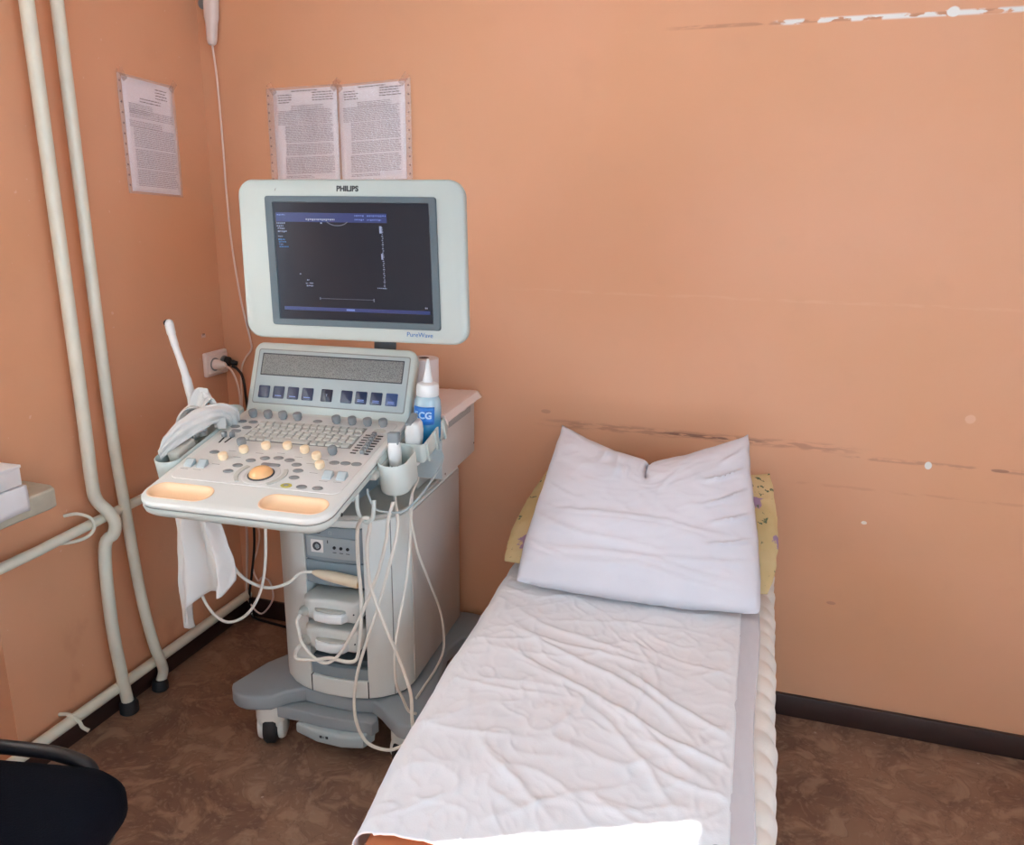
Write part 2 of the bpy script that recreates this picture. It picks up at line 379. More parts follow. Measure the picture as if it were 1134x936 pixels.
def grid(bm, fn, nu, nv):
    vs = [[bm.verts.new(fn(i/nu, j/nv)) for i in range(nu+1)] for j in range(nv+1)]
    for j in range(nv):
        for i in range(nu): bm.faces.new((vs[j][i], vs[j][i+1], vs[j+1][i+1], vs[j+1][i]))
    return vs
def solid(o, t, off=0):
    m = o.modifiers.new('solid', 'SOLIDIFY'); m.thickness = t; m.offset = off; return o
def fbm(p, o=3): return noise.fractal(Vector(p), 1.0, 2.0, o)
def text(name, body, size, m, Mx, parent, ext=.0003, ax='CENTER', bold=0):
    c = bpy.data.curves.new(name, 'FONT'); c.body = body; c.size = size; c.extrude = ext; c.align_x = ax; c.align_y = 'CENTER'; c.offset = bold
    c.resolution_u = 3
    t = bpy.data.objects.new(name+'_tmp', c); COL.objects.link(t)
    bpy.context.view_layer.update(); dg = bpy.context.evaluated_depsgraph_get()
    me = bpy.data.meshes.new_from_object(t.evaluated_get(dg)); bpy.data.objects.remove(t)
    me.materials.clear(); me.materials.append(M[m]); me.name = name
    return place(bpy.data.objects.new(name, me), Mx, parent)

# ------------------------------------------------------------------ setting
RX, RY, RH = 3.3, -4.0, 2.75
def struct(name, bm, m, parent=None):
    o = obj(name, bm, m, parent)
    if parent is None: o['kind'] = 'structure'
    return o
b = BM(); box(b, -.3, RX+.2, RY-.2, .2, -.12, 0); tag(struct('floor', b, 'floor'), 'brown marbled linoleum floor', 'floor')
b = BM(); box(b, -.3, RX+.2, RY-.2, .2, RH, RH+.1); tag(struct('ceiling', b, 'ceil'), 'plain white ceiling above the frame', 'ceiling')
b = BM(); box(b, -.3, RX+.2, 0, .2, 0, RH); tag(struct('wall_back', b, 'wallb'), 'orange painted wall behind the bed with scuffs and chipped white line', 'wall')
WY0, WY1, WZ0, WZ1 = -1.05, -3.2, .76, 2.103
b = BM()
box(b, -.3, 0, -.925, 0, 0, RH); box(b, -.3, -.10, WY1-.05, -.925, 0, WZ0-.04)
box(b, -.3, 0, WY0, -.925, WZ0-.04, RH); box(b, -.3, 0, WY1, WY0, WZ1, RH)
box(b, -.3, 0, RY, WY1-.05, 0, RH); box(b, -.3, 0, WY1-.05, WY1, WZ0-.04, RH)
tag(struct('wall_left', b, 'wall'), 'orange painted wall on the left with the heating pipes', 'wall')
b = BM(); box(b, RX, RX+.2, RY, -3.5, 0, RH); box(b, RX, RX+.2, -1.7, 0, 0, RH); box(b, RX, RX+.2, -3.5, -1.7, 0, .7); box(b, RX, RX+.2, -3.5, -1.7, 2.1, RH); tag(struct('wall_right', b, 'pale'), 'pale painted wall on the right side, outside the frame', 'wall')
b = BM(); box(b, 0, 1.7, RY-.2, RY, 0, RH); box(b, 2.5, RX, RY-.2, RY, 0, RH); box(b, 1.7, 2.5, RY-.2, RY, 0, .55); box(b, 1.7, 2.5, RY-.2, RY, 2.0, RH); tag(struct('wall_front', b, 'pale'), 'pale painted wall behind the camera', 'wall')
b = BM(); box(b, .0, RX, -.014, 0, 0, .068, .003); tag(struct('baseboard_back', b, 'base'), 'dark brown baseboard along the back wall', 'baseboard')
b = BM(); box(b, 0, .014, -.922, -.014, 0, .066, .003); tag(struct('baseboard_left', b, 'base'), 'dark brown baseboard along the left wall', 'baseboard')
# window in the left wall (beyond the left edge of the photograph)
w = bpy.data.objects.new('window_1', None); place(w, T(-.2, (WY0+WY1)/2, WZ0)); w['kind'] = 'structure'; tag(w, 'white framed window above the marble sill, left of the frame', 'window')
b = BM()
for y0, y1 in ((WY1, WY1+.06), (WY0-.06, WY0), (-2.66, -2.60)): box(b, -.24, -.18, y0, y1, WZ0, WZ1, .004)
for z0, z1 in ((WZ0, WZ0+.06), (WZ1-.05, WZ1)): box(b, -.24, -.18, WY1, WY0, z0, z1, .004)
obj('window_frame', b, 'box', w)
b = BM(); box(b, -.215, -.211, WY1+.05, WY0-.05, WZ0+.05, WZ1-.04); obj('pane', b, 'glass', w)
b = BM()
pts = []
def sillf():
    z0, z1 = .722, .76
    out = [(-.1, -3.15), (.118, -3.15), (.118, -.835), (.112, -.815), (.09, -.803), (0, -.80), (0, -1.0), (-.1, -1.0)]
    prism(b, out, z0-.012, z1, .006)
sillf(); tag(obj('window_sill', b, 'sill', w), 'pale grey marble sill with a rounded end')
w2 = bpy.data.objects.new('added_window_2', None); place(w2, T(2.1, RY-.1, .55)); w2['kind'] = 'structure'; tag(w2, 'white framed window added unseen behind the camera for more light', 'window')  # unseen window, added to brighten the back wall
b = BM()
for x0, x1 in ((1.7, 1.76), (2.44, 2.5)): box(b, x0, x1, RY-.14, RY-.08, .55, 2.0, .004)
for z0, z1 in ((.55, .61), (1.94, 2.0)): box(b, 1.7, 2.5, RY-.14, RY-.08, z0, z1, .004)
obj('window_frame', b, 'box', w2)
b = BM(); box(b, 1.75, 2.45, RY-.115, RY-.111, .6, 1.95); obj('pane', b, 'glass', w2)
w3 = bpy.data.objects.new('added_window_3', None); place(w3, T(RX+.1, -2.6, .7)); w3['kind'] = 'structure'; tag(w3, 'white framed window added unseen in the right wall for more light', 'window')  # unseen window, added to light the left wall from the right
b = BM()
for y0, y1 in ((-3.5, -3.44), (-2.63, -2.57), (-1.76, -1.7)): box(b, RX+.08, RX+.14, y0, y1, .7, 2.1, .004)
for z0, z1 in ((.7, .76), (2.04, 2.1)): box(b, RX+.08, RX+.14, -3.5, -1.7, z0, z1, .004)
obj('window_frame', b, 'box', w3)
b = BM(); box(b, RX+.111, RX+.115, -3.45, -1.75, .75, 2.05); obj('pane', b, 'glass', w3)
# curtain put in unseen to keep the sun off the near half of the window
cu = thing('added_curtain', 'sheer white curtain put unseen at the left window to block sun', 'added_curtain', (-.08, -1.5, .775))
b = BM(); grid(b, lambda u, v: Vector((-.08+.018*math.sin(u*60)+.005*math.sin(u*23+v), -1.03-u*.952, .775+v*1.40)), 120, 6); solid(obj('panel', b, 'added_curtain', cu), .0006)
b = BM(); tube(b, [(-.05, -1.0, 2.165), (-.05, -3.15, 2.165)], .01, smooth=False)
for v in b.verts: v.co.x += .07
obj('rod', b, 'metal', cu)

# ------------------------------------------------------------------ heating pipes on the left wall
p = thing('heating_pipe', 'upright cream heating pipe nearer the camera, kinked outwards over the horizontal pipe', 'pipe', (.05, -.62, 0), 'upright heating pipes')
b = BM(); tube(b, [(.05, -.655, RH), (.05, -.652, 1.8), (.05, -.645, .95), (.05, -.645, .72), (.052, -.640, .660), (.070, -.624, .622), (.080, -.615, .590), (.076, -.620, .558), (.056, -.637, .515), (.05, -.640, .30), (.048, -.625, .11), (.048, -.615, .02), (.048, -.615, .0)], .0165, 14, 6); obj('tube', b, 'pipe', p)
b = BM(); lathe(b, [(.022, 0), (.026, .004), (.026, .03), (.021, .04), (.016, .04)], T(.048, -.615, 0), 16); obj('floor_sleeve', b, 'rubber', p)
p = thing('heating_pipe', 'upright cream heating pipe nearer the room corner, bent towards the corner at the floor', 'pipe', (.05, -.5, 0), 'upright heating pipes')
b = BM(); tube(b, [(.05, -.567, RH), (.05, -.566, 1.8), (.05, -.560, .92), (.05, -.545, .61), (.055, -.530, .33), (.07, -.52, .175), (.072, -.505, .115), (.06, -.484, .060), (.05, -.490, .02), (.05, -.492, 0)], .0150, 14, 6); obj('tube', b, 'pipe', p)
b = BM(); lathe(b, [(.020, 0), (.024, .004), (.024, .024), (.019, .034), (.015, .034)], T(.05, -.492, 0), 16); obj('floor_sleeve', b, 'rubber', p)
p = thing('heating_pipe', 'horizontal cream heating pipe at knee height running from under the sill behind the machine', 'pipe', (.03, -1.0, .59), 'horizontal heating pipes')
b = BM(); tube(b, [(.045, -2.0, .58), (.045, -.94, .588), (.045, -.80, .591), (.045, -.65, .597), (.040, -.50, .600), (.035, -.25, .604), (.03, -.02, .606)], .0135, 12, 5); obj('tube', b, 'pipe', p)
b = BM(); tube(b, [(.0, -.700, .628), (.03, -.684, .632), (.062, -.672, .618), (.068, -.674, .592), (.055, -.69, .572), (.03, -.72, .566), (.0, -.755, .570)], .0045, 8, 5); obj('hook', b, 'pipe', p)
p = thing('heating_pipe', 'horizontal cream heating pipe just above the dark baseboard on the left wall', 'pipe', (.035, -1.0, .09), 'horizontal heating pipes')
b = BM(); tube(b, [(.035, -2.0, .085), (.035, -.92, .088), (.032, -.56, .086), (.030, -.1, .086), (.030, -.018, .086)], .0155, 12, 5); obj('tube', b, 'pipe', p)
b = BM(); tube(b, [(.0, -.80, .102), (.03, -.797, .106), (.056, -.793, .090), (.064, -.791, .072), (.078, -.785, .060)], .005, 8, 5); obj('bracket', b, 'pipe', p)
# boxes on the sill
bx = thing('carton', 'white cardboard carton lying on the marble sill at the left edge', 'box', (.04, -1.05, .80))
K = T(.045, -1.06, .795) @ Rz(3)
b = BM(); box(b, -.085, .080, -.15, .155, 0, .045, .002, K); obj('body', b, 'box', bx)
b = BM(); box(b, -.087, .082, -.152, .157, .040, .048, .002, K); obj('lid', b, 'box', bx)
b = BM()
def ncl(u, v):
    y = -1.16+u*.265; x = -.03+min(v, .8)/.8*.151; z = .763+.028*(1-max(0, (v-.8)/.2))
    if v > .8: x = .1225; z = .791-(v-.8)/.2*.062+.004*math.sin(u*9)
    return Vector((x+.001*math.sin(u*30), y, z+.0018*fbm((u*8, v*8, 2))))
grid(b, ncl, 30, 20)
tag(solid(obj('folded_napkin', b, 'linen'), .003), 'white folded cloth under the carton, hanging over the sill edge', 'cloth')

# ------------------------------------------------------------------ wall papers
random.seed(4)
def notice(label, x0, x1, ztl, ztr, h, frame, group, blocks, sleeve_side):
    """frame maps (along wall, off wall, up) to world"""
    def q(x, z, off): return frame @ Vector((x, -off, z))
    root_p = q((x0+x1)/2, min(ztl, ztr)-h, 0)
    t = thing('paper_notice', label, 'notice', tuple(root_p), group)
    w = x1-x0
    def top(x): return ztl+(ztr-ztl)*(x-x0)/w
    b = BM(); grid(b, lambda u, v: q(x0+u*w, top(x0+u*w)-h*(1-v), .004+.0012*fbm((u*3+x0*5, v*3, 1))), 10, 14)
    solid(obj('sheet', b, 'paper', t), .0006)
    b = BM(); b2 = BM()
    for (fx0, fx1, fz0, fz1, dark) in blocks:
        z = fz0
        while z < fz1:
            x = fx0+random.uniform(0, .01); end = fx1-random.uniform(0, .05)*(random.random() < .3)
            while x < end-.01:
                l = min(random.uniform(.018, .075), end-x)
                tb = b2 if dark else b
                X0, X1 = x0+x*w, x0+(x+l)*w; Z = top(X0)-z*h; hh = .0021 if not dark else .003
                vs = [tb.verts.new(q(a, c, .0066)) for a, c in ((X0, Z), (X1, Z), (X1, Z-hh), (X0, Z-hh))]; tb.faces.new(vs)
                x += l+.010
            z += .0155 if not dark else .026
    o = obj('printed_text', b, 'ink', t); o['kind'] = 'stuff'
    if len(b2.verts): o = obj('printed_heading', b2, 'ink2', t); o['kind'] = 'stuff'
    e0, e1 = (.020, .003) if sleeve_side == 'l' else (.003, .020)
    b = BM(); grid(b, lambda u, v: q(x0-e0+u*(w+e0+e1), top(x0+u*w)+.006-(h+.012)*(1-v), .0085+.0018*fbm((u*5+x0*7, v*6, 5))), 24, 30)
    solid(obj('plastic_sleeve', b, 'sleeve', t), .0003)
    b = BM(); xs = x0-.013 if sleeve_side == 'l' else x1+.013
    for k in range(11):
        z = top(xs)-h*(.05+.09*k); lathe(b, [(.0026, .0093), (.0026, .0100)], frame @ T(xs, 0, z) @ Rx(90), 8)
    tag(obj('punch_holes', b, 'brown', t), kind='stuff')
    for (cx, dz) in ((x0, 0), (x1, 0)):
        b = BM(); rbox(b, .035, .018, .001, .0088, .0096, .0002, frame @ T(cx, 0, top(cx)+.004) @ Rx(90) @ Rz(-55 if cx == x0 else 50)); obj('tape', b, 'tape', t)
FB = Matrix()
FL = Rz(90)   # x along wall -> world y, off wall -> +x
blkA = [(.08, .30, .05, .14, 1), (.62, .95, .04, .13, 1), (.3, .72, .015, .03, 1), (.28, .8, .17, .22, 0), (.06, .92, .22, .36, 0), (.17, .93, .38, .56, 0), (.17, .93, .58, .70, 0), (.15, .93, .72, .90, 0), (.15, .6, .92, .95, 0)]
notice('left notice of the two taped above the monitor, in a clear punched sleeve', .247, .459, 1.738, 1.744, .262, FB, 'notices above the monitor', blkA, 'l')
notice('right notice of the two taped above the monitor, in a shiny crinkled sleeve', .466, .674, 1.741, 1.752, .262, FB, 'notices above the monitor', blkA, 'r')
blkB = [(.62, .86, .05, .14, 1), (.3, .72, .16, .19, 1), (.08, .55, .22, .30, 0), (.08, .95, .27, .34, 0), (.06, .7, .37, .42, 0), (.12, .95, .42, .60, 0), (.12, .95, .62, .78, 0), (.12, .95, .80, .95, 0)]
notice('single printed notice in a clear sleeve taped to the left wall beside the pipes', -.338, -.145, 1.745, 1.735, .296, FL, None, blkB, 'l')

# ------------------------------------------------------------------ cart frames
CART = T(.425, -.885, 0) @ Rz(3.4)
PANEL = CART @ T(0, 0, .80) @ Rx(11.5)
CONS = PANEL @ T(0, .45, 0) @ Rx(67-11.5)
cy_, sy_ = math.cos(R(6.5)), math.sin(R(6.5)); ct, st_ = math.cos(R(5.4)), math.sin(R(5.4))
mx = Vector((cy_, sy_, 0)); mz = Vector((0, 0, ct))+Vector((-sy_, cy_, 0))*st_; mn = mx.cross(mz)
MON = T(.86301, -.67866, 1.30402) @ Matrix((mx, mz, mn)).transposed().to_4x4()
def cl(*p): return tuple(CART @ Vector(p))

# ------------------------------------------------------------------ ultrasound machine
us = thing('ultrasound_machine', 'white and grey ultrasound machine on casters with tilted keyboard console and monitor', 'ultrasound machine', cl(.29, .55, 0), rotz=3.4)
# base
def arc(cx, cy, r, a0, a1, n=8): return [(cx+r*math.cos(R(a0+(a1-a0)*i/n)), cy+r*math.sin(R(a0+(a1-a0)*i/n))) for i in range(n+1)]
out = arc(.065, .305, .072, 200, 290, 8)+[(.13, .250), (.158, .285), (.20, .310), (.25, .302), (.30, .300), (.35, .302), (.395, .308), (.43, .285), (.465, .255)]+arc(.515, .290, .062, 250, 360, 8)+[(.575, .36), (.53, .45), (.50, .60), (.52, .68)]+arc(.57, .77, .055, 290, 430, 8)+[(.50, .835), (.10, .835)]+arc(.02, .77, .055, 110, 250, 8)+[(.08, .66), (.09, .50), (.03, .40)]
b = BM(); prism(b, out, .122, .165, .008, CART); base = obj('base', b, 'base_g', us)
b = BM()
fr = [(.126, .285), (.132, .272), (.15, .270), (.20, .270), (.26, .262), (.33, .262), (.39, .270), (.412, .262), (.420, .285), (.405, .312), (.33, .315), (.26, .315), (.20, .318), (.145, .316), (.130, .302)]
prism(b, fr, .088, .124, .005, CART); tag(obj('foot_bar', b, 'base_g', us), 'raised grey foot bar')
b = BM(); prism(b, [(.19, .268), (.26, .245), (.33, .240), (.39, .252), (.405, .29), (.39, .33), (.21, .33)], .052, .090, .010, CART); pedal = obj('brake_pedal', b, 'facia', us)
text('print', '■▪ ■', .010, 'print', CART @ T(.285, .2395, .078) @ Rx(90), pedal)
def caster(x, y, name='caster', a=0):
    c = CART @ T(x, y, 0) @ Rz(a)
    b = BM(); rs = []
    for z, w_, d_, r_ in ((.052, .060, .070, .020), (.060, .074, .088, .028), (.080, .080, .094, .032), (.122, .080, .094, .034)): rs.append(ring(rrect(w_, d_, r_, 7), z, c))
    rings(b, rs)
    cs = obj('caster', b, 'offw', us, 50)
    b = BM(); lathe(b, [(.030, -.018), (.041, -.017), (.046, -.010), (.046, .010), (.041, .017), (.030, .018)], c @ T(0, -.014, .0465) @ Ry(90), 28); obj('wheel', b, 'rubber', cs)
    for s in (-1, 1):
        b = BM(); lathe(b, [(.034, .018), (.043, .020), (.044, .026), (.040, .034), (.024, .039)], c @ T(0, .0, .0475) @ Ry(90*s), 24); obj('side_cowl', b, 'offw', cs)
for x, y, a in ((.098, .305, 18), (.495, .310, -15), (.06, .77, 8), (.53, .77, -8)): caster(x, y, a=a)
# cabinet body : columns left/right of the module bay
FR = [(.105, .785), (.100, .42), (.108, .385), (.130, .352), (.165, .322), (.200, .304), (.230, .296), (.27, .289), (.31, .288), (.35, .291), (.390, .300), (.42, .316), (.447, .338), (.465, .365), (.474, .40), (.472, .785)]
def fy(x):
    for (a, c), (d, e) in zip(FR[1:], FR[2:]):
        if a <= x <= d and d > a: return c+(e-c)*(x-a)/(d-a)
    return .30
def colpts(x0, x1, back, n=10): return [(x1, back)]+[(x0, back)]+[(x0+(x1-x0)*i/n, fy(x0+(x1-x0)*i/n)) for i in range(n+1)]
b = BM()
Zt = .668
left = [(.105, .785), (.100, .42), (.108, .385), (.130, .352), (.165, .322), (.200, .304), (.229, .2965), (.229, .785)]
prism(b, left, .172, Zt, .004, CART)
right = [(.389, .785), (.389, .300), (.405, .308), (.42, .316), (.447, .338), (.465, .365), (.474, .40), (.474, .785)]
prism(b, right, .172, Zt, .004, CART)
prism(b, colpts(.2295, .3885, .785), .172, .222, .004, CART); prism(b, colpts(.2295, .3885, .785), .648, Zt, .004, CART)
cab = obj('cabinet', b, 'offw', us, 50)
b = BM(); box(b, .2295, .3885, .37, .78, .222, .648, 0, CART); obj('bay_lining', b, 'dgrey', cab)
b = BM(); box(b, .4742, .4775, .405, .783, .178, Zt-.006, .001, CART); tag(obj('side_panel', b, 'beigeside', us), 'grey beige side cover')
b = BM(); prism(b, FR, Zt+.0005, Zt+.014, .005, CART); obj('top_rim', b, 'conn2', us)
for x in (.2292, .3888): 
    b = BM(); box(b, x-.0012, x+.0012, fy(x)-.0012, fy(x)+.01, .174, .222, 0, CART); obj('seam', b, 'dark', cab)
b = BM(); x = .447; box(b, x-.0010, x+.0010, fy(x)-.0010, fy(x)+.01, .174, Zt-.004, 0, CART); obj('seam', b, 'mark', cab)
# modules
def mod(name, z0, z1, m, ins=.004, x0=.2305, x1=.3875, bb=.003):
    b = BM(); pts = [(x1, .36), (x0, .36)]+[(x0+(x1-x0)*i/8, fy(x0+(x1-x0)*i/8)+ins) for i in range(9)]
    prism(b, pts, z0, z1, bb, CART); return obj(name, b, m, us)
m1 = mod('ecg_panel', .552, .645, 'blueg')
F1 = CART @ T(.309, fy(.309)+.004, .60) @ Rx(90)
b = BM(); rbox(b, .138, .056, .006, -.004, .003, .002, F1 @ T(0, -.008, 0)); inset_p = obj('inset_plate', b, 'facia2', m1)
b = BM(); rbox(b, .034, .034, .002, .0, .0045, .0008, F1 @ T(-.039, -.006, 0)); stc = obj('round_socket_plate', b, 'symb', m1)
b = BM(); lathe(b, [(.0075, .0045), (.0075, .0058), (.0115, .0058), (.0115, .0045)], F1 @ T(-.039, -.006, 0), 20); obj('socket_ring', b, 'slot', m1)
b = BM(); lathe(b, [(.0055, .0045), (.0055, .0052)], F1 @ T(-.039, -.006, 0), 16); obj('socket_core', b, 'facia2', m1)
for i in range(3):
    b = BM(); lathe(b, [(.0042, .003), (.0042, .0048)], F1 @ T(.008+.018*i, -.006, 0), 12); obj('jack', b, 'dark', m1)
    b = BM(); box(b, -.005, .005, -.0008, .0008, .003, .0034, 0, F1 @ T(.008+.018*i, -.019, 0)); obj('print', b, 'print', m1)
b = BM(); box(b, -.0012, .0012, -.004, .004, .003, .0034, 0, F1 @ T(-.010, .008, 0)); obj('print', b, 'print', m1)
b = BM(); box(b, -.005, .005, -.0045, .0045, .0, .0006, 0, F1 @ T(-.035, .032, .0012)); obj('print', b, 'print', m1)
text('print', '∿', .012, 'symb', F1 @ T(-.035, .032, .0020), m1)
text('print', '□ ·', .011, 'facia', F1 @ T(.0, .031, .0014), m1)
mod('blank_panel', .486, .550, 'blueg')
mod('cooling_tray', .224, .256, 'blueg', .004); mod('cooling_tray_top', .258, .276, 'dgrey', .014)
# neck below the console
b = BM()
rbox(b, .17, .20, .04, Zt+.012, .835, .006, CART, .25, .47); obj('swivel_neck', b, 'blueg', us)
b = BM(); rbox(b, .30, .30, .05, -.085, -.045, .01, PANEL, .227, .27); obj('under_bracket', b, 'conn2', us)
# control panel
b = BM()
L = .462; ol = rrect(L, .505, .055, 8, L/2-.004, .2325)
ol = [(x, y) for x, y in ol]
prism(b, ol, -.016, .0, .007, PANEL)
cp = obj('control_panel', b, 'offw', us, 50)
b = BM(); prism(b, poly_inset(ol, .002), -.0175, -.0155, 0, PANEL); obj('seam', b, 'mark', cp)
b = BM()
rs = []
for ins, z in ((.0005, -.017), (0, -.022), (.003, -.032), (.012, -.041), (.03, -.046), (.05, -.047)): rs.append(ring(poly_inset(ol[::1], ins), z, PANEL))
rings(b, rs); obj('lower_shell', b, 'white', us, 60)
b = BM(); rbox(b, .424, .352, .02, -.001, .0012, .0008, PANEL, .229, .262); obj('inlay', b, 'panel', cp)
b = BM(); lathe(b, [(.0045, 0), (.0045, .0008)], PANEL @ T(.4592, .055, -.028) @ Ry(90), 10); obj('screw_hole', b, 'dark', cp)
b = BM(); rbox(b, .012, .006, .002, 0, .0012, .0005, PANEL @ T(.4592, .115, -.028) @ Ry(90) @ Rz(90)); obj('screw_hole', b, 'facia', cp)
# palm rests (dished wells cut into the panel)
for cx in (.086, .362):
    b = BM(); prism(b, rrect(.154, .060, .0295, 10, cx, .034), -.0135, .02, 0, PANEL); me = mesh_of('cutter', b, 'offw'); ct_o = bpy.data.objects.new('cutter', me); COL.objects.link(ct_o)
    md = cp.modifiers.new('cut', 'BOOLEAN'); md.operation = 'DIFFERENCE'; md.object = ct_o; md.solver = 'EXACT'
    bpy.context.view_layer.update(); dg = bpy.context.evaluated_depsgraph_get(); nm = bpy.data.meshes.new_from_object(cp.evaluated_get(dg))
    bb = bmesh.new(); bb.from_mesh(nm)
    for f in bb.faces: f.smooth = True
    for e in bb.edges:
        if len(e.link_faces) == 2: e.smooth = e.calc_face_angle(0) < R(20)
    bb.to_mesh(nm); bb.free()
    cp.modifiers.clear(); cp.data = nm; bpy.data.objects.remove(ct_o)
for cx in (.086, .362):
    b = BM(); rs = []
    for ins, z in ((-.0022, .0002), (-.0020, .0010), (.0002, .0014), (.0025, .0002), (.0045, -.004), (.008, -.0080), (.014, -.0112), (.021, -.0122), (.027, -.0125)):
        rs.append(ring(rrect(.154-2*ins, .060-2*ins, .0295-ins, 10, cx, .034), z, PANEL))
    rings(b, rs, cap0=False); obj('palm_rest', b, 'peach', cp, 60)
# small shared meshes
def small(name, fn, m, ang=38):
    b = BM(); fn(b); return mesh_of(name, b, m, ang)
knob_me = small('knob', lambda b: lathe(b, [(.0085, 0), (.0085, .004), (.0110, .005), (.0112, .0165), (.0100, .019), (.007, .0205)], n=20), 'knob')
cream_me = small('cream_knob', lambda b: lathe(b, [(.0085, 0), (.0085, .003), (.0110, .004), (.0110, .013), (.0100, .0155), (.0070, .017)], n=20), 'cream')
oval_me = small('oval_button', lambda b: lathe(b, [(.0105, 0), (.0105, .0014), (.0088, .0026), (.006, .003)], n=20, sx=1, sy=.66), 'knob')
ring_me = small('button_ring', lambda b: lathe(b, [(.0128, .0), (.0128, .0012), (.0112, .0016)], n=20, sx=1, sy=.70), 'mark')
key_me = small('key', lambda b: rings(b, [ring(rrect(.0178, .0172, .003, 2), 0, Matrix()), ring(rrect(.0172, .0166, .003, 2), .0030, Matrix()), ring(rrect(.0148, .0140, .003, 2), .0048, Matrix())]), 'key')
print_me = small('print', lambda b: rbox(b, .020, .0018, .0004, .0, .0004, .0001, n=1, bn=1), 'mark')  # small grey printed mark below a control
for u, v in ((.045, .41), (.088, .411), (.130, .412), (.172, .412), (.281, .412), (.324, .413), (.366, .413), (.407, .415), (.105, .256), (.346, .256)):
    inst('knob', knob_me, PANEL @ T(u, v, .001), cp)
    if v > .4: continue
    inst('print', print_me, PANEL @ T(u-.008, v-.030, .0012), cp)
for u, v in ((.098, .186), (.129, .226), (.173, .253), (.225, .262), (.276, .252), (.319, .228), (.347, .189)):
    inst('cream_knob', cream_me, PANEL @ T(u, v, .001), cp); inst('print', print_me, PANEL @ T(u-.004, v-.026, .0012), cp)
for u, v in ((.031, .378), (.062, .379), (.030, .347), (.063, .347), (.056, .213), (.149, .164), (.167, .191), (.195, .207), (.227, .213), (.259, .208), (.286, .191), (.303, .166), (.309, .136), (.142, .135), (.346, .101), (.228, .411), (.369, .216), (.396, .218), (.423, .219), (.384, .102)):
    inst('button_ring', ring_me, PANEL @ T(u, v, .0008), cp); inst('oval_button', oval_me, PANEL @ T(u, v, .001), cp)
b = BM(); lathe(b, [(.0135, 0), (.0135, .0014), (.0115, .0020)], PANEL @ T(.309, .100, .0008), 20, 1, .7); tag(obj('oval_button', b, 'yel', cp), 'yellow ringed button')
b = BM(); lathe(b, [(.006, .002), (.004, .0034)], PANEL @ T(.309, .100, .0008), 14, 1, .7); obj('button_cap', b, 'mark', cp)
b = BM(); lathe(b, [(.0135, 0), (.0135, .0010), (.0105, .0014)], PANEL @ T(.409, .388, .0008), 20, 1.2, .8); obj('oval_button', b, 'key', cp)
for u, v, w in ((.046, .325, .026), (.226, .179, .048)):
    b = BM(); rbox(b, w, .013, .006, .0008, .0036, .0012, PANEL, u, v); obj('bar_button', b, 'knob', cp)
# paddles
for u, v in ((.034, .147), (.067, .148), (.384, .153), (.418, .154)):
    b = BM(); H = PANEL @ T(u, v, .001) @ Matrix(((0, 0, 1, 0), (1, 0, 0, 0), (0, 1, 0, 0), (0, 0, 0, 1)))
    prism(b, [(-.012, 0), (.010, 0), (.010, .012), (.006, .013), (-.010, .004)], -.011, .011, .0015, H); obj('paddle_switch', b, 'facia', cp)
    inst('print', print_me, PANEL @ T(u-.002, v-.020, .0012), cp)
# two small sliders
for x0, y0, x1, y1 in ((.039, .259, .035, .293), (.053, .262, .055, .296)):
    b = BM(); tube(b, [(x0, y0, .0012), (x1, y1, .0012)], .0022, 6, smooth=False, Mx=PANEL); obj('slider_slot', b, 'dark', cp)
    b = BM(); rbox(b, .010, .012, .002, .001, .016, .003, PANEL @ T(x1, y1-.004, 0) @ Rx(-12)); obj('slider', b, 'knob', cp)
# trackball
TB = PANEL @ T(.226, .136, 0)
b = BM(); lathe(b, [(.044, .0006), (.044, .0018), (.041, .0026), (.036, .002), (.036, .0006)], TB, 40); obj('trackball_surround', b, 'panel', cp)
b = BM(); lathe(b, [(.0305, .0006), (.0305, .003), (.0272, .0036), (.0272, .0006)], TB, 40); obj('trackball_ring', b, 'slot', cp)
b = BM(); lathe(b, [(.0275*math.cos(R(a)), .0275*math.sin(R(a))*.62+.002) for a in range(0, 91, 9)][:-1]+[(.0008, .0190)], TB, 32); obj('trackball', b, 'ball', cp)
for s in (-1, 1):
    b = BM(); pts = [(s*.050*math.cos(R(a)), .050*math.sin(R(a))) for a in range(-48, 38, 8)]+[(s*.062*math.cos(R(a)), .056*math.sin(R(a))) for a in range(32, -49, -8)]
    prism(b, pts, .0008, .0042, .001, TB); obj('arc_button', b, 'key', cp)
# keyboard
b = BM(); prism(b, [(.079, .280), (.376, .286), (.373, .396), (.084, .390)], .0, .0016, .0006, PANEL); obj('keyboard_well', b, 'mark', cp)
for r_ in range(5):
    n = 14 if r_ else 14; off = (.000, .004, .002, .006, .0)[r_]
    for c_ in range(n):
        if r_ == 0 and 3 < c_ < 9: continue
        u = .094+off+c_*.0203; v = .294+r_*.0205+.0003*c_
        if u > .365: continue
        inst('key', key_me, PANEL @ T(u, v, .0014), cp)
b = BM(); rbox(b, .098, .0166, .003, .0014, .0058, .0015, PANEL, .094+5.9*.0203, .296); obj('space_bar', b, 'key', cp)
# TGC sliders
for k in range(8):
    t = k/7; v = .268+t*.092
    for du in ((-.018, -.002), (.010, .024)):
        b = BM(); c0 = .410-.002*t; rbox(b, .015, .0046, .001, .0012, .0022, .0003, PANEL @ T(c0+du[0]+(.004 if du[0] > 0 else 0), v, 0)); obj('slider_slot', b, 'dark', cp)
    b = BM(); rbox(b, .011, .0085, .002, .001, .011, .002, PANEL @ T(.4155-.009*t, v+.001, 0)); obj('slider', b, 'knob', cp)
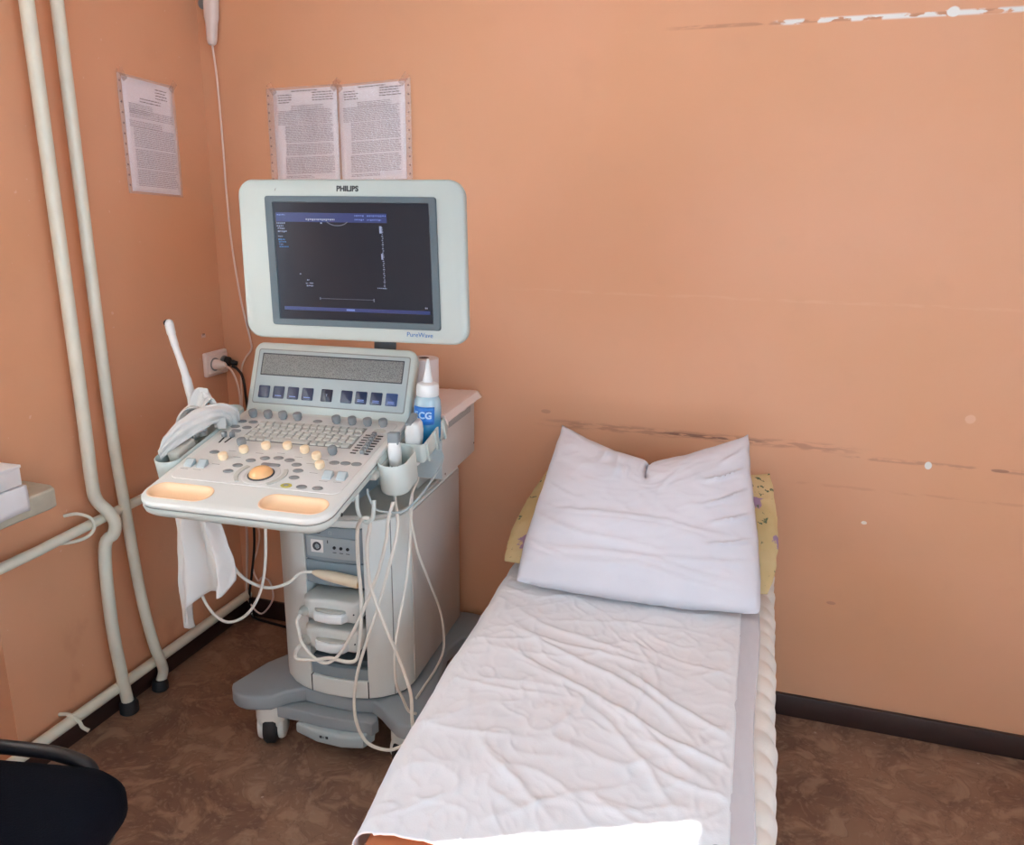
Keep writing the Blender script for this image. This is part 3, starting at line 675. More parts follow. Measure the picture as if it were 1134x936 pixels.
# ------------------------------------------------------------------ upper console (speaker grille and soft keys)
b = BM(); CW = .464
rs = []
def cons_ring(zz, ins):
    pts = []
    for x, y in rrect(CW-2*ins, .215-2*ins, .026-ins*.4, 8, .2285, .0785): pts.append((x, y))
    return ring(pts, zz, CONS)
for z, ins in ((-.060, .03), (-.050, .012), (-.034, .004), (-.010, 0), (-.004, .001), (0, .005)): rs.append(cons_ring(z, ins))
rings(b, rs); hs = obj('upper_console', b, 'white', us, 50)
b = BM(); rbox(b, .428, .142, .005, -.001, .0014, .0008, CONS, .229, .093); obj('facia', b, 'facia', hs)
b = BM(); rbox(b, .434, .148, .007, -.001, .0006, .0002, CONS, .229, .093); obj('seam', b, 'mark', hs)
b = BM(); rbox(b, .399, .054, .002, .0, .0022, .0006, CONS @ T(.228, .1255, 0)); obj('speaker_grille', b, 'grille', hs)
b = BM(); rbox(b, .405, .060, .002, .0, .0017, .0004, CONS @ T(.228, .1255, 0)); obj('seam', b, 'slot', hs)
for i, x in enumerate((.045, .088, .130, .172, .227, .283, .324, .366, .408)):
    b = BM(); rbox(b, .032, .033, .003, .0008, .0034, .001, CONS @ T(x, .051+.002*i/8, 0)); kb = obj('soft_key', b, 'touchd' if i == 4 else ('touchb' if i == 8 else 'touch'), hs)
    if i in (1, 6, 7, 8, 2, 3):
        b = BM()
        for k in ((-.006, -.010) if i > 5 else (-.009,)): box(b, -.009, .009, k-.0009, k+.0009, .0034, .0037, 0, CONS @ T(x, .051+.002*i/8, 0))
        obj('print', b, 'txth', kb)
    if i in (4,): text('print', 'T', .009, 'txtw', CONS @ T(x, .052, .0036), kb)
# ------------------------------------------------------------------ monitor arm and monitor
b = BM()
pa = MON @ Vector((0, -.03, -.055))
tube(b, [Vector(cl(.31, .62, .87)), Vector(cl(.322, .62, 1.00)), Vector(cl(.335, .60, 1.12)), Vector(cl(.37, .48, 1.21)), Vector(cl(.42, .33, 1.26)), pa], .030, 14, 6); obj('monitor_arm', b, 'dgrey', us)
b = BM(); rbox(b, .10, .08, .02, .82, .90, .008, CART, .31, .61); obj('arm_socket', b, 'blueg', us)
b = BM(); rbox(b, .11, .10, .02, Zt+.012, .84, .01, CART, .31, .63); obj('arm_column', b, 'conn2', us)
b = BM(); rs = []
for z, ins in ((-.060, .07), (-.050, .04), (-.036, .012), (-.028, .003), (-.018, 0), (-.006, 0), (-.002, .0015), (0, .005)):
    # slight trapezoid outline following the bezel
    pts = []
    for x, y in rrect(.500-2*ins, .333-2*ins, max(.034-ins*.5, .012), 8): pts.append((x-.003-(.008*(y/.166)), y+.001+.002*x))
    rs.append(ring(pts, z, MON))
rings(b, rs); mo = obj('monitor', b, 'mshell', us, 50)
def mring(w, h, r, cx, cy, sh=0): return [(x+sh*(y-cy), y) for x, y in rrect(w, h, r, 4, cx, cy)]
b = BM(); o_, i_ = mring(.378, .270, .006, .000, -.002, -.055), mring(.342, .242, .002, .001, -.0015, -.055)
rs = [ring(o_, -.001, MON), ring(o_, .002, MON), ring([(x*.995, y*.995) for x, y in o_], .004, MON), ring([(x*1.01, y*1.01) for x, y in i_], .0035, MON), ring(i_, -.0005, MON)]
rings(b, rs, cap0=True, cap1=False); obj('screen_frame', b, 'dgrey', mo)
b = BM(); b.faces.new([b.verts.new(v) for v in ring(mring(.343, .243, .001, .001, -.0015, -.055), .0012, MON)]); scr = obj('screen', b, 'screen', mo)
def sp(fx, fy_, z=.0016):   # screen fraction -> monitor plane
    y = .1195-fy_*.242; return (-.170+fx*.342-.055*(y+.0015), y, z)
def squad(b, x0, x1, y0, y1, z=.0015):
    b.faces.new([b.verts.new(MON @ Vector(sp(x, y, z))) for x, y in ((x0, y0), (x1, y0), (x1, y1), (x0, y1))])
for q4 in ((.012, .735, .085, .163), (.03, .985, .895, .925)):
    b = BM(); squad(b, *q4); obj('display_band', b, 'hdr', mo)
b = BM(); squad(b, .445, .50, .902, .918, .0018); obj('display_text', b, 'txth', mo)
random.seed(9)
def words(mt, spec, z=.0019):
    b = BM()
    for x0, x1, y, h in spec:
        x = x0
        while x < x1:
            l = random.uniform(.006, .012); squad(b, x, min(x+l, x1), y, y+h*random.uniform(.6, 1), z); x += l+.004
    tag(obj('display_text', b, mt, mo), kind='stuff')
words('txth', [(.02, .072, .10, .012), (.53, .59, .10, .014), (.61, .73, .10, .014), (.53, .59, .134, .014), (.61, .70, .134, .014)])
words('txtw', [(.21, .40, .134, .018)])
words('txtw', [(.015, .075, .17, .014), (.015, .06, .195, .012), (.02, .065, .215, .012), (.02, .08, .24, .014), (.02, .05, .285, .01)])
words('txtb', [(.02, .065, .31, .014), (.022, .075, .332, .012), (.022, .05, .353, .012), (.025, .085, .373, .010)])
words('txtw', [(.305, .318, .165, .018), (.148, .158, .605, .01), (.195, .21, .655, .012), (.185, .20, .685, .01), (.21, .235, .682, .01), (.19, .235, .705, .012), (.655, .715, .71, .010), (.955, .97, .865, .012)])
b = BM()
for k in range(30): squad(b, .697+.004*(k % 2), .705+.004*(k % 3)*.5, .20+k*.0175, .207+k*.0175, .0018)
squad(b, .685, .70, .19, .25, .0018); squad(b, .690, .70, .42, .47, .0018); tag(obj('display_scale', b, 'txtw', mo), kind='stuff')
b = BM(); squad(b, .275, .63, .815, .8185, .0018); squad(b, .272, .279, .806, .828, .0018); squad(b, .625, .632, .806, .832, .0018)
for k in range(12):
    a0, a1 = -60+k*10, -50+k*10
    P = [(.415+.075*math.sin(R(a))*1, .125+.062*math.cos(R(a))) for a in (a0, a1)]; Q = [(.415+.080*math.sin(R(a)), .125+.070*math.cos(R(a))) for a in (a1, a0)]
    b.faces.new([b.verts.new(MON @ Vector(sp(x, y, .0018))) for x, y in P+Q])
obj('display_ruler', b, 'arc', mo)
text('lettering', 'PHILIPS', .0152, 'print', MON @ T(-.010, .1480, .0004), mo, bold=.0006)
text('lettering', 'PureWave', .0135, 'bluep', MON @ T(.150, -.1475, .0004) @ Rz(-1), mo)
b = BM(); box(b, -.0004, .0004, -.003, .003, 0, .0004, 0, MON @ T(-.172, .146, 0) @ Rz(-25)); obj('scratch', b, 'brown', mo)
# ------------------------------------------------------------------ holders (parts of the machine)
def cup(b, outer, th, z0, z1, Mx, floor=.004):
    if sum(outer[i-1][0]*outer[i][1]-outer[i][0]*outer[i-1][1] for i in range(len(outer))) < 0: outer = outer[::-1]
    inn = poly_inset(outer, th); mid = poly_inset(outer, th*.5)
    rs = [ring(poly_inset(outer, .008), z0, Mx), ring(poly_inset(outer, .002), z0+.004, Mx), ring(outer, z0+.012, Mx), ring(outer, z1-.001, Mx), ring(mid, z1+.001, Mx), ring(inn, z1-.001, Mx), ring(inn, z0+floor+.004, Mx)]
    rings(b, rs)
b = BM(); cup(b, rrect(.074, .112, .036, 8, .494, .285), .004, -.086, -.006, PANEL)
h1 = obj('probe_holder', b, 'white', us, 50)
b = BM(); cup(b, rrect(.078, .180, .012, 5, .497, .442), .004, -.062, -.010, PANEL); h2 = obj('probe_holder', b, 'white', us, 50)
for v in (.37, .43, .49):
    b = BM(); rbox(b, .006, .010, .002, -.064, -.010, .001, PANEL @ T(.5375, v, 0) @ Rx(8)); obj('rib', b, 'white', h2)
b = BM()
tube(b, [(.452, .20, -.05), (.455, .195, -.065), (.470, .19, -.095), (.50, .19, -.100), (.535, .20, -.100), (.556, .25, -.090), (.560, .36, -.085), (.556, .42, -.08), (.545, .44, -.07)], .0028, 8, 6, Mx=PANEL); obj('wire_guard', b, 'facia', us)
b = BM(); tube(b, [cl(.450, .155, .800), cl(.452, .15, .765), cl(.462, .145, .745), cl(.478, .14, .738), cl(.492, .14, .748), cl(.496, .14, .770), cl(.495, .145, .790)], .0048, 8, 6); obj('cable_hook', b, 'white', us)
b = BM(); cup(b, rrect(.068, .33, .033, 8, -.037, .30), .004, -.060, .004, PANEL); h3 = obj('probe_holder', b, 'white', us, 50)
b = BM(); rbox(b, .03, .28, .006, -.04, -.022, .004, PANEL, .452, .36); obj('holder_rail', b, 'conn2', us)
b = BM(); rbox(b, .03, .22, .006, -.04, -.022, .004, PANEL, .004, .30); obj('holder_rail', b, 'conn2', us)

# ------------------------------------------------------------------ probes, connectors, cables
def cable(b, pts, r=.0042, k=8): tube(b, [cl(*p_) for p_ in pts], r, 8, k)
t = thing('ultrasound_probe', 'slim white ultrasound probe with grey top, upright in the front oval holder cup', 'probe', cl(.486, .29, .79), 'probes in the right holder')
PB = CART @ T(.488, .292, .775) @ Rx(-4) @ Ry(-4)
b = BM(); rs = []
for z, w_, d_, r_ in ((0, .022, .020, .006), (.02, .027, .023, .008), (.058, .0285, .025, .009), (.068, .031, .029, .013), (.082, .032, .031, .014), (.094, .029, .027, .011), (.104, .027, .022, .007)): rs.append(ring(rrect(w_, d_, r_, 5), z, PB))
rings(b, rs); obj('body', b, 'probe', t, 60)
b = BM(); rbox(b, .027, .020, .003, .098, .128, .003, PB); tag(obj('lens', b, 'pgrey', t), 'grey transducer end')
for dx in (-.004, .011):
    b = BM(); box(b, dx-.0012, dx+.0012, -.0135, -.010, .028, .050, 0, PB); obj('groove', b, 'dark', t)
b = BM(); cable(b, [(.487, .285, .775), (.487, .280, .745), (.512, .235, .70), (.504, .22, .636), (.464, .215, .491), (.424, .215, .376), (.399, .21, .282), (.395, .205, .189), (.422, .20, .124), (.473, .20, .108), (.51, .21, .116), (.56, .25, .14)]); obj('cable', b, 'cable', t)
t = thing('ultrasound_probe', 'wide white ultrasound probe with slanted grey edge, in the holder just behind the slim probe', 'probe', cl(.490, .40, .80), 'probes in the right holder')
PB = CART @ T(.492, .392, .800) @ Rx(10) @ Ry(6)
b = BM(); rs = []
for z, w_, d_, r_ in ((0, .030, .030, .010), (.02, .034, .034, .010), (.050, .036, .038, .012), (.066, .038, .044, .013), (.090, .038, .048, .013), (.108, .034, .044, .012), (.116, .026, .036, .010)): rs.append(ring(rrect(w_, d_, r_, 5), z, PB))
rings(b, rs); obj('body', b, 'probe', t, 60)
b = BM(); rbox(b, .017, .046, .004, .0, .012, .003, PB @ T(-.008, .004, .110) @ Rx(14)); tag(obj('lens', b, 'pgrey', t), 'grey transducer end')
b = BM(); cable(b, [(.490, .39, .80), (.495, .37, .74), (.50, .345, .66), (.502, .306, .534), (.503, .24, .434), (.503, .215, .371), (.503, .217, .291), (.505, .25, .227), (.515, .262, .185), (.53, .275, .171)], .0036); obj('cable', b, 'cable', t)
b = BM(); cable(b, [(.50, .40, .76), (.505, .33, .715), (.505, .364, .589), (.508, .434, .468), (.512, .518, .322), (.512, .535, .211), (.508, .482, .176), (.505, .40, .171), (.505, .339, .171)], .0034)
tag(obj('hanging_cable', b, 'cable'), 'thin ivory cable swinging out to the right along the cabinet side', 'cable')
def connector(z, label, xo=0):
    t = thing('probe_connector', label, 'connector', cl(.31, .27, z), 'probe connectors in the cabinet')
    c = CART @ T(xo, 0, z)
    b = BM(); pts = [(.236, .345), (.228, .285), (.240, .262), (.262, .256), (.300, .262), (.330, .262), (.372, .262), (.384, .272), (.385, .345)]
    prism(b, pts, .004, .062, .010, c); obj('housing', b, 'conn', t, 50)
    b = BM(); prism(b, [(.262, .262), (.275, .244), (.315, .238), (.350, .245), (.358, .262)], .008, .034, .006, c); tag(obj('latch_handle', b, 'probe', t), 'white latch handle')
    b = BM(); prism(b, [(.266, .262), (.278, .249), (.315, .243), (.346, .249), (.353, .262)], .034, .040, .002, c); obj('latch_recess', b, 'conn2', t)
    b = BM(); lathe(b, [(.013, 0), (.013, .012), (.009, .022), (.005, .03)], c @ T(.240, .268, .024) @ Rx(75) @ Rz(0), 14); obj('strain_relief', b, 'conn2', t)
    b = BM(); lathe(b, [(.002, 0), (.002, .002)], c @ T(.375, .2625, .032) @ Rx(90), 8); obj('screw', b, 'slot', t)
    return t
t = connector(.400, 'upper of two grey probe connectors plugged into the cabinet front')
b = BM(); cable(b, [(.240, .240, .425), (.236, .228, .412), (.243, .222, .390), (.250, .222, .356), (.282, .22, .322), (.319, .22, .314), (.358, .22, .351), (.406, .22, .439), (.46, .215, .561), (.491, .21, .662), (.503, .20, .72), (.508, .22, .760)]); obj('cable', b, 'cable', t)
t = connector(.318, 'lower of two grey probe connectors plugged into the cabinet front')
b = BM(); cable(b, [(.240, .240, .343), (.233, .225, .335), (.226, .225, .318), (.240, .22, .310), (.29, .22, .318), (.328, .22, .328), (.37, .22, .325), (.395, .22, .333), (.405, .22, .36), (.414, .22, .43), (.418, .22, .499), (.424, .20, .606), (.440, .17, .700), (.466, .14, .742), (.479, .140, .748), (.482, .15, .730), (.462, .17, .66), (.453, .20, .553), (.477, .215, .45), (.516, .215, .354), (.545, .205, .277), (.550, .20, .20), (.56, .20, .13), (.60, .22, .05), (.66, .26, .006)], .0046); obj('cable', b, 'cable', t)
# pencil shaped connector
t = thing('pencil_probe', 'beige cylindrical pencil probe lying across the cabinet front above the connectors', 'probe', cl(.335, .26, .515))
PB = T(cl(.275, .272, .528)) @ Rz(3.4) @ Ry(96)
b = BM(); lathe(b, [(.005, -.012), (.009, 0), (.0125, .02), (.0145, .05), (.0150, .09), (.0150, .110), (.0140, .114)], PB, 20); obj('body', b, 'beigep', t)
b = BM(); lathe(b, [(.0120, .1135), (.0120, .1160), (.004, .1165)], PB, 18); obj('tip', b, 'gold', t)
b = BM(); cable(b, [(.262, .272, .530), (.235, .258, .529), (.205, .245, .503), (.151, .235, .489), (.093, .22, .52), (.053, .22, .588), (.03, .22, .68), (.00, .25, .76), (-.03, .28, .80)], .0042); obj('cable', b, 'cable', t)
b = BM(); cable(b, [(-.03, .24, .79), (-.022, .22, .70), (-.032, .22, .563), (-.029, .22, .466), (-.003, .22, .409), (.042, .22, .385), (.099, .22, .414), (.143, .22, .482), (.165, .22, .573), (.166, .23, .68), (.15, .26, .775)], .0038)
tag(obj('hanging_cable', b, 'cable'), 'ivory cable hanging in a long loop under the left side of the console', 'cable')
# wand probe standing in the left holder
t = thing('wand_probe', 'long slim white wand probe with black tip, leaning upright in the left holder', 'probe', cl(-.06, .33, .83))
b = BM(); tube(b, [cl(-.060, .33, .84), cl(-.088, .34, .925), cl(-.112, .35, 1.00), cl(-.130, .35, 1.06), cl(-.140, .35, 1.10), cl(-.1435, .35, 1.122)], [.0145, .0135, .0115, .0095, .0085, .0095, .0110, .0112], 16, 8); obj('shaft', b, 'probe', t)
b = BM(); 
bmesh.ops.create_uvsphere(b, u_segments=16, v_segments=10, radius=.0112, matrix=T(cl(-.1440, .35, 1.124))); obj('dome', b, 'probe', t)
b = BM(); bmesh.ops.create_uvsphere(b, u_segments=16, v_segments=10, radius=.0095, matrix=T(cl(-.1485, .3495, 1.1255))); tag(obj('tip', b, 'dark', t), 'black lens tip')
b = BM(); rbox(b, .034, .075, .008, -.045, .012, .005, PANEL @ T(-.036, .215, 0) @ Rx(6)); tag(obj('grip', b, 'conn2', t), 'grey green grip lying in the holder')
# ------------------------------------------------------------------ cloth twisted through the left holder
t = thing('draped_towel', 'white cloth twisted through the left probe holder and hanging below the console', 'towel', cl(0, .20, .38))
def sm01(x): x = max(0, min(1, x)); return x*x*(3-2*x)
def ribbon(b, spine, widths, dirs, nu=26, nv=40, fold=.010, seed=0, bulge=.02):
    Q = [Vector(cl(*p_)) for p_ in spine]; n = len(Q)-1
    sp_ = spline(Q, 10); m_ = len(sp_)-1
    Dv = [CART.to_3x3() @ Vector(d) for d in dirs]; 
    def f(u, v):
        i = min(int(v*m_), m_-1); fr_ = v*m_-i; c = sp_[i].lerp(sp_[i+1], fr_)
        k = v*(len(widths)-1); i2 = min(int(k), len(widths)-2); w_ = widths[i2]+(widths[i2+1]-widths[i2])*sm01(k-i2)
        d = Dv[i2].lerp(Dv[i2+1], sm01(k-i2)).normalized()
        tn = (sp_[i+1]-sp_[i]).normalized(); nn = d.cross(tn).normalized()
        s = u-.5
        return c+d*s*w_+nn*(bulge*math.cos(s*math.pi)+fold*math.sin(u*17+v*3+seed)*(.5+.5*math.cos(s*2))+.006*fbm((u*4, v*6, seed)))
    grid(b, f, nu, nv)
# lower hanging part
b = BM()
def lowc(u, v):
    # u across 0..1, v down 0..1
    lens = [.32, .30, .235, .215, .205, .20, .19, .16]; xs = [-.040, -.030, -.005, .020, .045, .075, .100, .118]
    k = u*(len(xs)-1); i = min(int(k), len(xs)-2); fr_ = k-i
    x = xs[i]+(xs[i+1]-xs[i])*fr_; ln = lens[i]+(lens[i+1]-lens[i])*fr_
    if u < .12: x = x+.012*v
    x0 = -.045+.115*u; x = x0+(x-x0)*sm01(v*1.2)
    z = .77-.07*(1-v)*0-(ln+.07)*v
    y = .155+.026*math.sin(u*11+1.2+.8*v)*(.35+.65*v)+.010*math.sin(u*27+v*2)*(1-.4*v)+.012*fbm((u*4, v*3, 4))
    return Vector(cl(x, y, z))
grid(b, lowc, 40, 30); solid(obj('hanging_end', b, 'cloth', t), .0022)
b = BM()
ribbon(b, [(-.070, .30, .845), (-.066, .30, .885), (-.052, .305, .925), (-.036, .315, .957), (-.018, .325, .945), (-.006, .33, .915), (-.004, .33, .87)], [.045, .055, .062, .050, .055, .06, .05], [(.6, -.7, 0), (.85, -.4, .2), (.95, -.2, .25), (.8, -.2, -.4), (.6, -.3, -.6), (.7, -.5, 0), (.7, -.5, 0)], fold=.004, seed=1, bulge=-.012)
solid(obj('twisted_fold', b, 'cloth', t), .003)
b = BM()
ribbon(b, [(-.064, .165, .838), (-.056, .19, .862), (-.040, .225, .885), (-.020, .265, .903), (.002, .30, .913), (.016, .335, .903), (.010, .36, .87)], [.022, .040, .052, .055, .05, .05, .04], [(-.5, .3, .7), (-.5, .2, .8), (-.45, .2, .85), (-.3, .2, .9), (.1, .3, .95), (.5, .5, .5), (.5, .5, .2)], fold=.0035, seed=3, bulge=-.010)
solid(obj('front_fold', b, 'cloth', t), .003)
b = BM()
ribbon(b, [(-.075, .235, .82), (-.084, .25, .862), (-.084, .27, .90), (-.074, .30, .925), (-.056, .32, .92), (-.05, .33, .86)], [.035, .030, .035, .04, .05, .05], [(.2, -.9, 0), (.2, -.9, .1), (.4, -.9, .2), (.5, -.8, 0), (.5, -.8, 0), (.5, -.8, 0)], fold=.003, seed=6, bulge=-.008)
solid(obj('rear_loop', b, 'cloth', t), .003)
# ------------------------------------------------------------------ gel bottle, tissue roll, printer box
t = thing('gel_bottle', 'clear bottle of blue gel with white pointed nozzle, standing in the right holder', 'bottle', cl(.505, .462, .835))
BT = CART @ T(.502, .462, .838) @ Ry(1.5)
b = BM(); lathe(b, [(.030, 0), (.034, .004), (.0345, .03), (.0345, .09), (.033, .108), (.027, .120), (.022, .124)], BT, 32); obj('body', b, 'gel', t)
b = BM(); lathe(b, [(.026, .118), (.0285, .122), (.0285, .142), (.026, .150), (.016, .155)], BT, 28)
obj('cap', b, 'bwhite', t)
b = BM(); lathe(b, [(.0135, .152), (.0125, .160), (.0085, .178), (.005, .200), (.0028, .212)], BT, 20); obj('nozzle', b, 'bwhite', t)
b = BM()
def lab(u, v):
    a = R(-140+u*100); return BT @ Vector((.0352*math.cos(a), .0352*math.sin(a), .052+v*.045))
grid(b, lab, 20, 4); solid(obj('label', b, 'label', t), .0004)
for i, ch in enumerate('ECG'):
    a = -120+i*27; text('lettering', ch, .024, 'label_t', BT @ Rz(a+90) @ T(0, -.0358, .075) @ Rx(90), t, bold=.0008)
t = thing('tissue_roll', 'pinkish white tissue roll standing on the printer behind the bottle', 'paper roll', cl(.44, .62, .897))
b = BM(); RT = CART @ T(.436, .622, .897)
lathe(b, [(.037, 0), (.039, .002), (.039, .122), (.037, .124), (.014, .124), (.0135, .118), (.0135, .09)], RT, 32); obj('paper', b, 'rollp', t)
b = BM(); lathe(b, [(.0137, .02), (.0137, .1243), (.0125, .1243), (.0125, .02)], RT, 20); obj('core', b, 'brown', t)
t = thing('printer', 'grey box printer standing behind the right probe holder', 'printer', cl(.40, .64, .715))
b = BM(); box(b, .27, .530, .50, .775, .722, .893, .004, CART); pr = obj('housing', b, 'beigeside', t)
b = BM(); box(b, .272, .528, .494, .5005, .726, .889, .003, CART); obj('front_panel', b, 'facia', t)
b = BM()
for k in range(7): box(b, .5296, .5306, .545, .735, .852+k*.0035, .8538+k*.0035, 0, CART)
obj('vent', b, 'mark', t)
for y, z in ((.515, .735), (.765, .75), (.53, .885)):
    b = BM(); lathe(b, [(.003, 0), (.003, .001)], CART @ T(.530, y, z) @ Ry(90), 8); obj('screw', b, 'brown', t)
b = BM(); box(b, .25, .45, .52, .775, Zt+.0145, .7215, .003, CART); obj('printer_shelf', b, 'conn2', us)
b = BM()
def tow(u, v):
    x = .405+u*.160; y = .500+v*.285
    z = .8995+.003*fbm((u*4, v*4, 3)); k = x-.531
    if k > 0: x = .533+k*.35; z -= k*.55
    if v < .12: y = .492; z -= (.12-v)*.06*(.3+u)
    if v < .10 and u < .35: z += .006
    return Vector(cl(x+.012*(v-.5)*0, y+.010*u, z))
grid(b, tow, 26, 26); tag(solid(obj('tissue_sheet', b, 'pinkp'), .0022), 'pinkish tissue sheet spread over the printer top', 'tissue')

# ------------------------------------------------------------------ socket, plugs and cords in the corner
t = thing('wall_socket', 'ivory double wall socket on the left wall by the corner', 'socket', (.0, -.056, .88))
SK = T(0, -.058, .919) @ Rz(90) @ Rx(90)     # x along +y, y up, z out of wall (+x)
b = BM(); rbox(b, .110, .078, .006, .0005, .012, .003, SK); obj('plate', b, 'socket', t)
b = BM(); rbox(b, .092, .060, .004, .012, .020, .003, SK); obj('frame', b, 'socket', t)
for sx in (-.022, .024):
    b = BM(); lathe(b, [(.021, .020), (.021, .0225), (.018, .0225), (.018, .0205)], SK @ T(sx, 0, 0), 24); obj('socket_well', b, 'mark', t)
t = thing('white_plug', 'white plug with thin white cord in the near half of the wall socket', 'plug', (.03, -.08, .90))
b = BM(); lathe(b, [(.0165, .0215), (.0165, .034), (.012, .044), (.010, .056), (.006, .062)], SK @ T(-.022, 0, 0) , 20); obj('body', b, 'socket', t)
b = BM(); tube(b, [(.060, -.080, .918), (.075, -.075, .905), (.085, -.066, .872), (.086, -.055, .82), (.08, -.05, .74), (.07, -.05, .62), (.055, -.035, .40), (.050, -.03, .30), (.034, -.03, .12), (.040, -.03, .062), (.09, -.035, .028), (.138, -.03, .09), (.131, -.03, .153), (.10, -.028, .165), (.08, -.028, .150), (.062, -.026, .2), (.085, -.026, .26), (.10, -.026, .33), (.08, -.026, .40)], .0032, 8, 6); obj('cord', b, 'wcord', t)
t = thing('black_plug', 'black plug with black power cord in the half of the wall socket by the corner', 'plug', (.03, -.034, .91))
PK = SK @ T(.024, 0, 0)
b = BM(); lathe(b, [(.0165, .0215), (.0175, .030), (.0165, .036), (.009, .042), (.009, .052), (.0075, .054), (.0075, .060)], PK @ T(0, .004, 0) @ Ry(18) @ Rx(10), 18); obj('body', b, 'bcord', t)
b = BM(); tube(b, [(.055, -.040, .909), (.072, -.036, .898), (.085, -.03, .87), (.092, -.030, .80), (.095, -.03, .70), (.088, -.03, .50), (.083, -.03, .346), (.076, -.03, .262), (.056, -.03, .157), (.043, -.03, .09), (.046, -.030, .03), (.056, -.034, .008), (.115, -.045, .007), (.199, -.055, .007), (.29, -.08, .007)], .0045, 8, 6); obj('cord', b, 'bcord', t)
b = BM(); rbox(b, .020, .011, .001, .0003, .0012, .0003, T(0, -.098, 1.012) @ Rz(90) @ Rx(90)); lb = obj('sticker', b, 'led'); tag(lb, 'tiny pale printed sticker on the left wall above the socket', 'sticker')
text('print', '220', .008, 'brown', T(.0014, -.098, 1.0165) @ Rz(90) @ Rx(90), lb)
t = thing('hanging_socket', 'white plastic cord socket hanging high in the room corner above its cord', 'extension socket', (.058, -.02, 1.865))
b = BM(); rs = []
HS = T(.060, -.020, 1.867) @ Ry(4)
for z, w_, d_ in ((0, .012, .012), (.004, .022, .020), (.015, .028, .026), (.06, .033, .030), (.075, .040, .034), (.12, .042, .036), (.17, .040, .034), (.176, .03, .026)): rs.append(ring(rrect(w_, d_, min(w_, d_)*.4, 5), z, HS))
rings(b, rs); obj('body', b, 'socket', t, 60)
b = BM(); lathe(b, [(.016, 0), (.016, .008), (.013, .010)], T(.030, -.001, 1.985) @ Rx(90), 20); obj('wall_stud', b, 'knob', t)
b = BM(); tube(b, [(.060, -.020, 1.870), (.058, -.014, 1.85), (.059, -.008, 1.77), (.061, -.007, 1.59), (.060, -.007, 1.458), (.065, -.007, 1.294), (.083, -.008, 1.126), (.109, -.010, .997), (.111, -.010, .962), (.085, -.010, .93), (.068, -.012, .89), (.064, -.016, .80), (.058, -.02, .60), (.05, -.022, .40), (.046, -.022, .28), (.032, -.022, .15)], .0030, 8, 8); obj('cord', b, 'wcord', t)

# ------------------------------------------------------------------ bed
def lerp_tab(tab, x):
    if x <= tab[0][0]: return tab[0][1]
    for (a, c), (d, e) in zip(tab, tab[1:]):
        if x <= d: return c+(e-c)*(x-a)/(d-a)
    return tab[-1][1]
XL = [(-2.0, 1.235), (-1.6, 1.215), (-1.341, 1.195), (-1.143, 1.165), (-.845, 1.143), (-.60, 1.132), (-.45, 1.120), (0, 1.115)]
def xL(y): return lerp_tab(XL, y)
def xR(y): return 1.757-.038*y
BT_ = .515
t = thing('examination_couch', 'orange upholstered examination couch standing against the back wall under white bedding', 'couch', (1.46, -1.0, 0))
b = BM()
def couchpad(z0, z1, ins, y0, y1):
    pts = [(xL(y)+ins+.012, y) for y in (y1, y1*.7+y0*.3, (y0+y1)/2, y1*.25+y0*.75, y0)]+[(xR(y)-ins-.012, y) for y in (y0, y1)]
    return pts
prism(b, couchpad(0, 0, 0, -1.93, -.02), .43, BT_-.012, .022, bn=5); obj('upholstery', b, 'orange', t)
b = BM(); prism(b, couchpad(0, 0, .02, -1.91, -.04), .385, .43, .003); fm = obj('frame', b, 'metal', t)
for x, y in ((1.19, -.10), (1.73, -.10), (1.27, -1.85), (1.78, -1.85)):
    b = BM(); tube(b, [(x, y, 0), (x, y, .39)], .016, 12, smooth=False); lg = obj('leg', b, 'metal', t)
    b = BM(); lathe(b, [(.021, 0), (.021, .02), (.017, .03)], T(x, y, 0), 12); obj('rubber_foot', b, 'rubber', lg)
YE = [(1.0, -1.40), (1.195, -1.345), (1.247, -1.327), (1.30, -1.322), (1.345, -1.322), (1.375, -1.36), (1.42, -1.42), (1.55, -1.56), (1.9, -1.60)]
def quiltf(u, v):
    # u: 0 left edge .. 1 right bottom of the drop
    y = -.02+v*(-1.0)
    if u < .78:
        x = xL(y)+.045+(xR(y)-.03-xL(y)-.045)*(u/.78); z = BT_-.008
    else:
        a = (u-.78)/.22; ang = min(a/.45, 1)*math.pi/2
        x = xR(y)-.03+.03*math.sin(ang); z = BT_-.008-.03*(1-math.cos(ang))-max(0, a-.45)/.55*.10
    ye = lerp_tab(YE, x); y = -.02+v*(ye+.030+.02)
    if u > .6:
        k = min(1, (u-.6)/.25); sc = abs(math.sin(y*math.pi/.062)); x += .006*k*sc*(u > .8); z += .004*k*sc
        x += .004*k*fbm((y*14, u*6, 1))
    return Vector((x, y, z))
t = thing('quilt', 'ivory quilt over the couch, its scalloped side showing right of the sheets', 'quilt', (1.46, -.8, .515))
b = BM(); grid(b, quiltf, 60, 260); solid(obj('cover', b, 'quilt', t), .010)
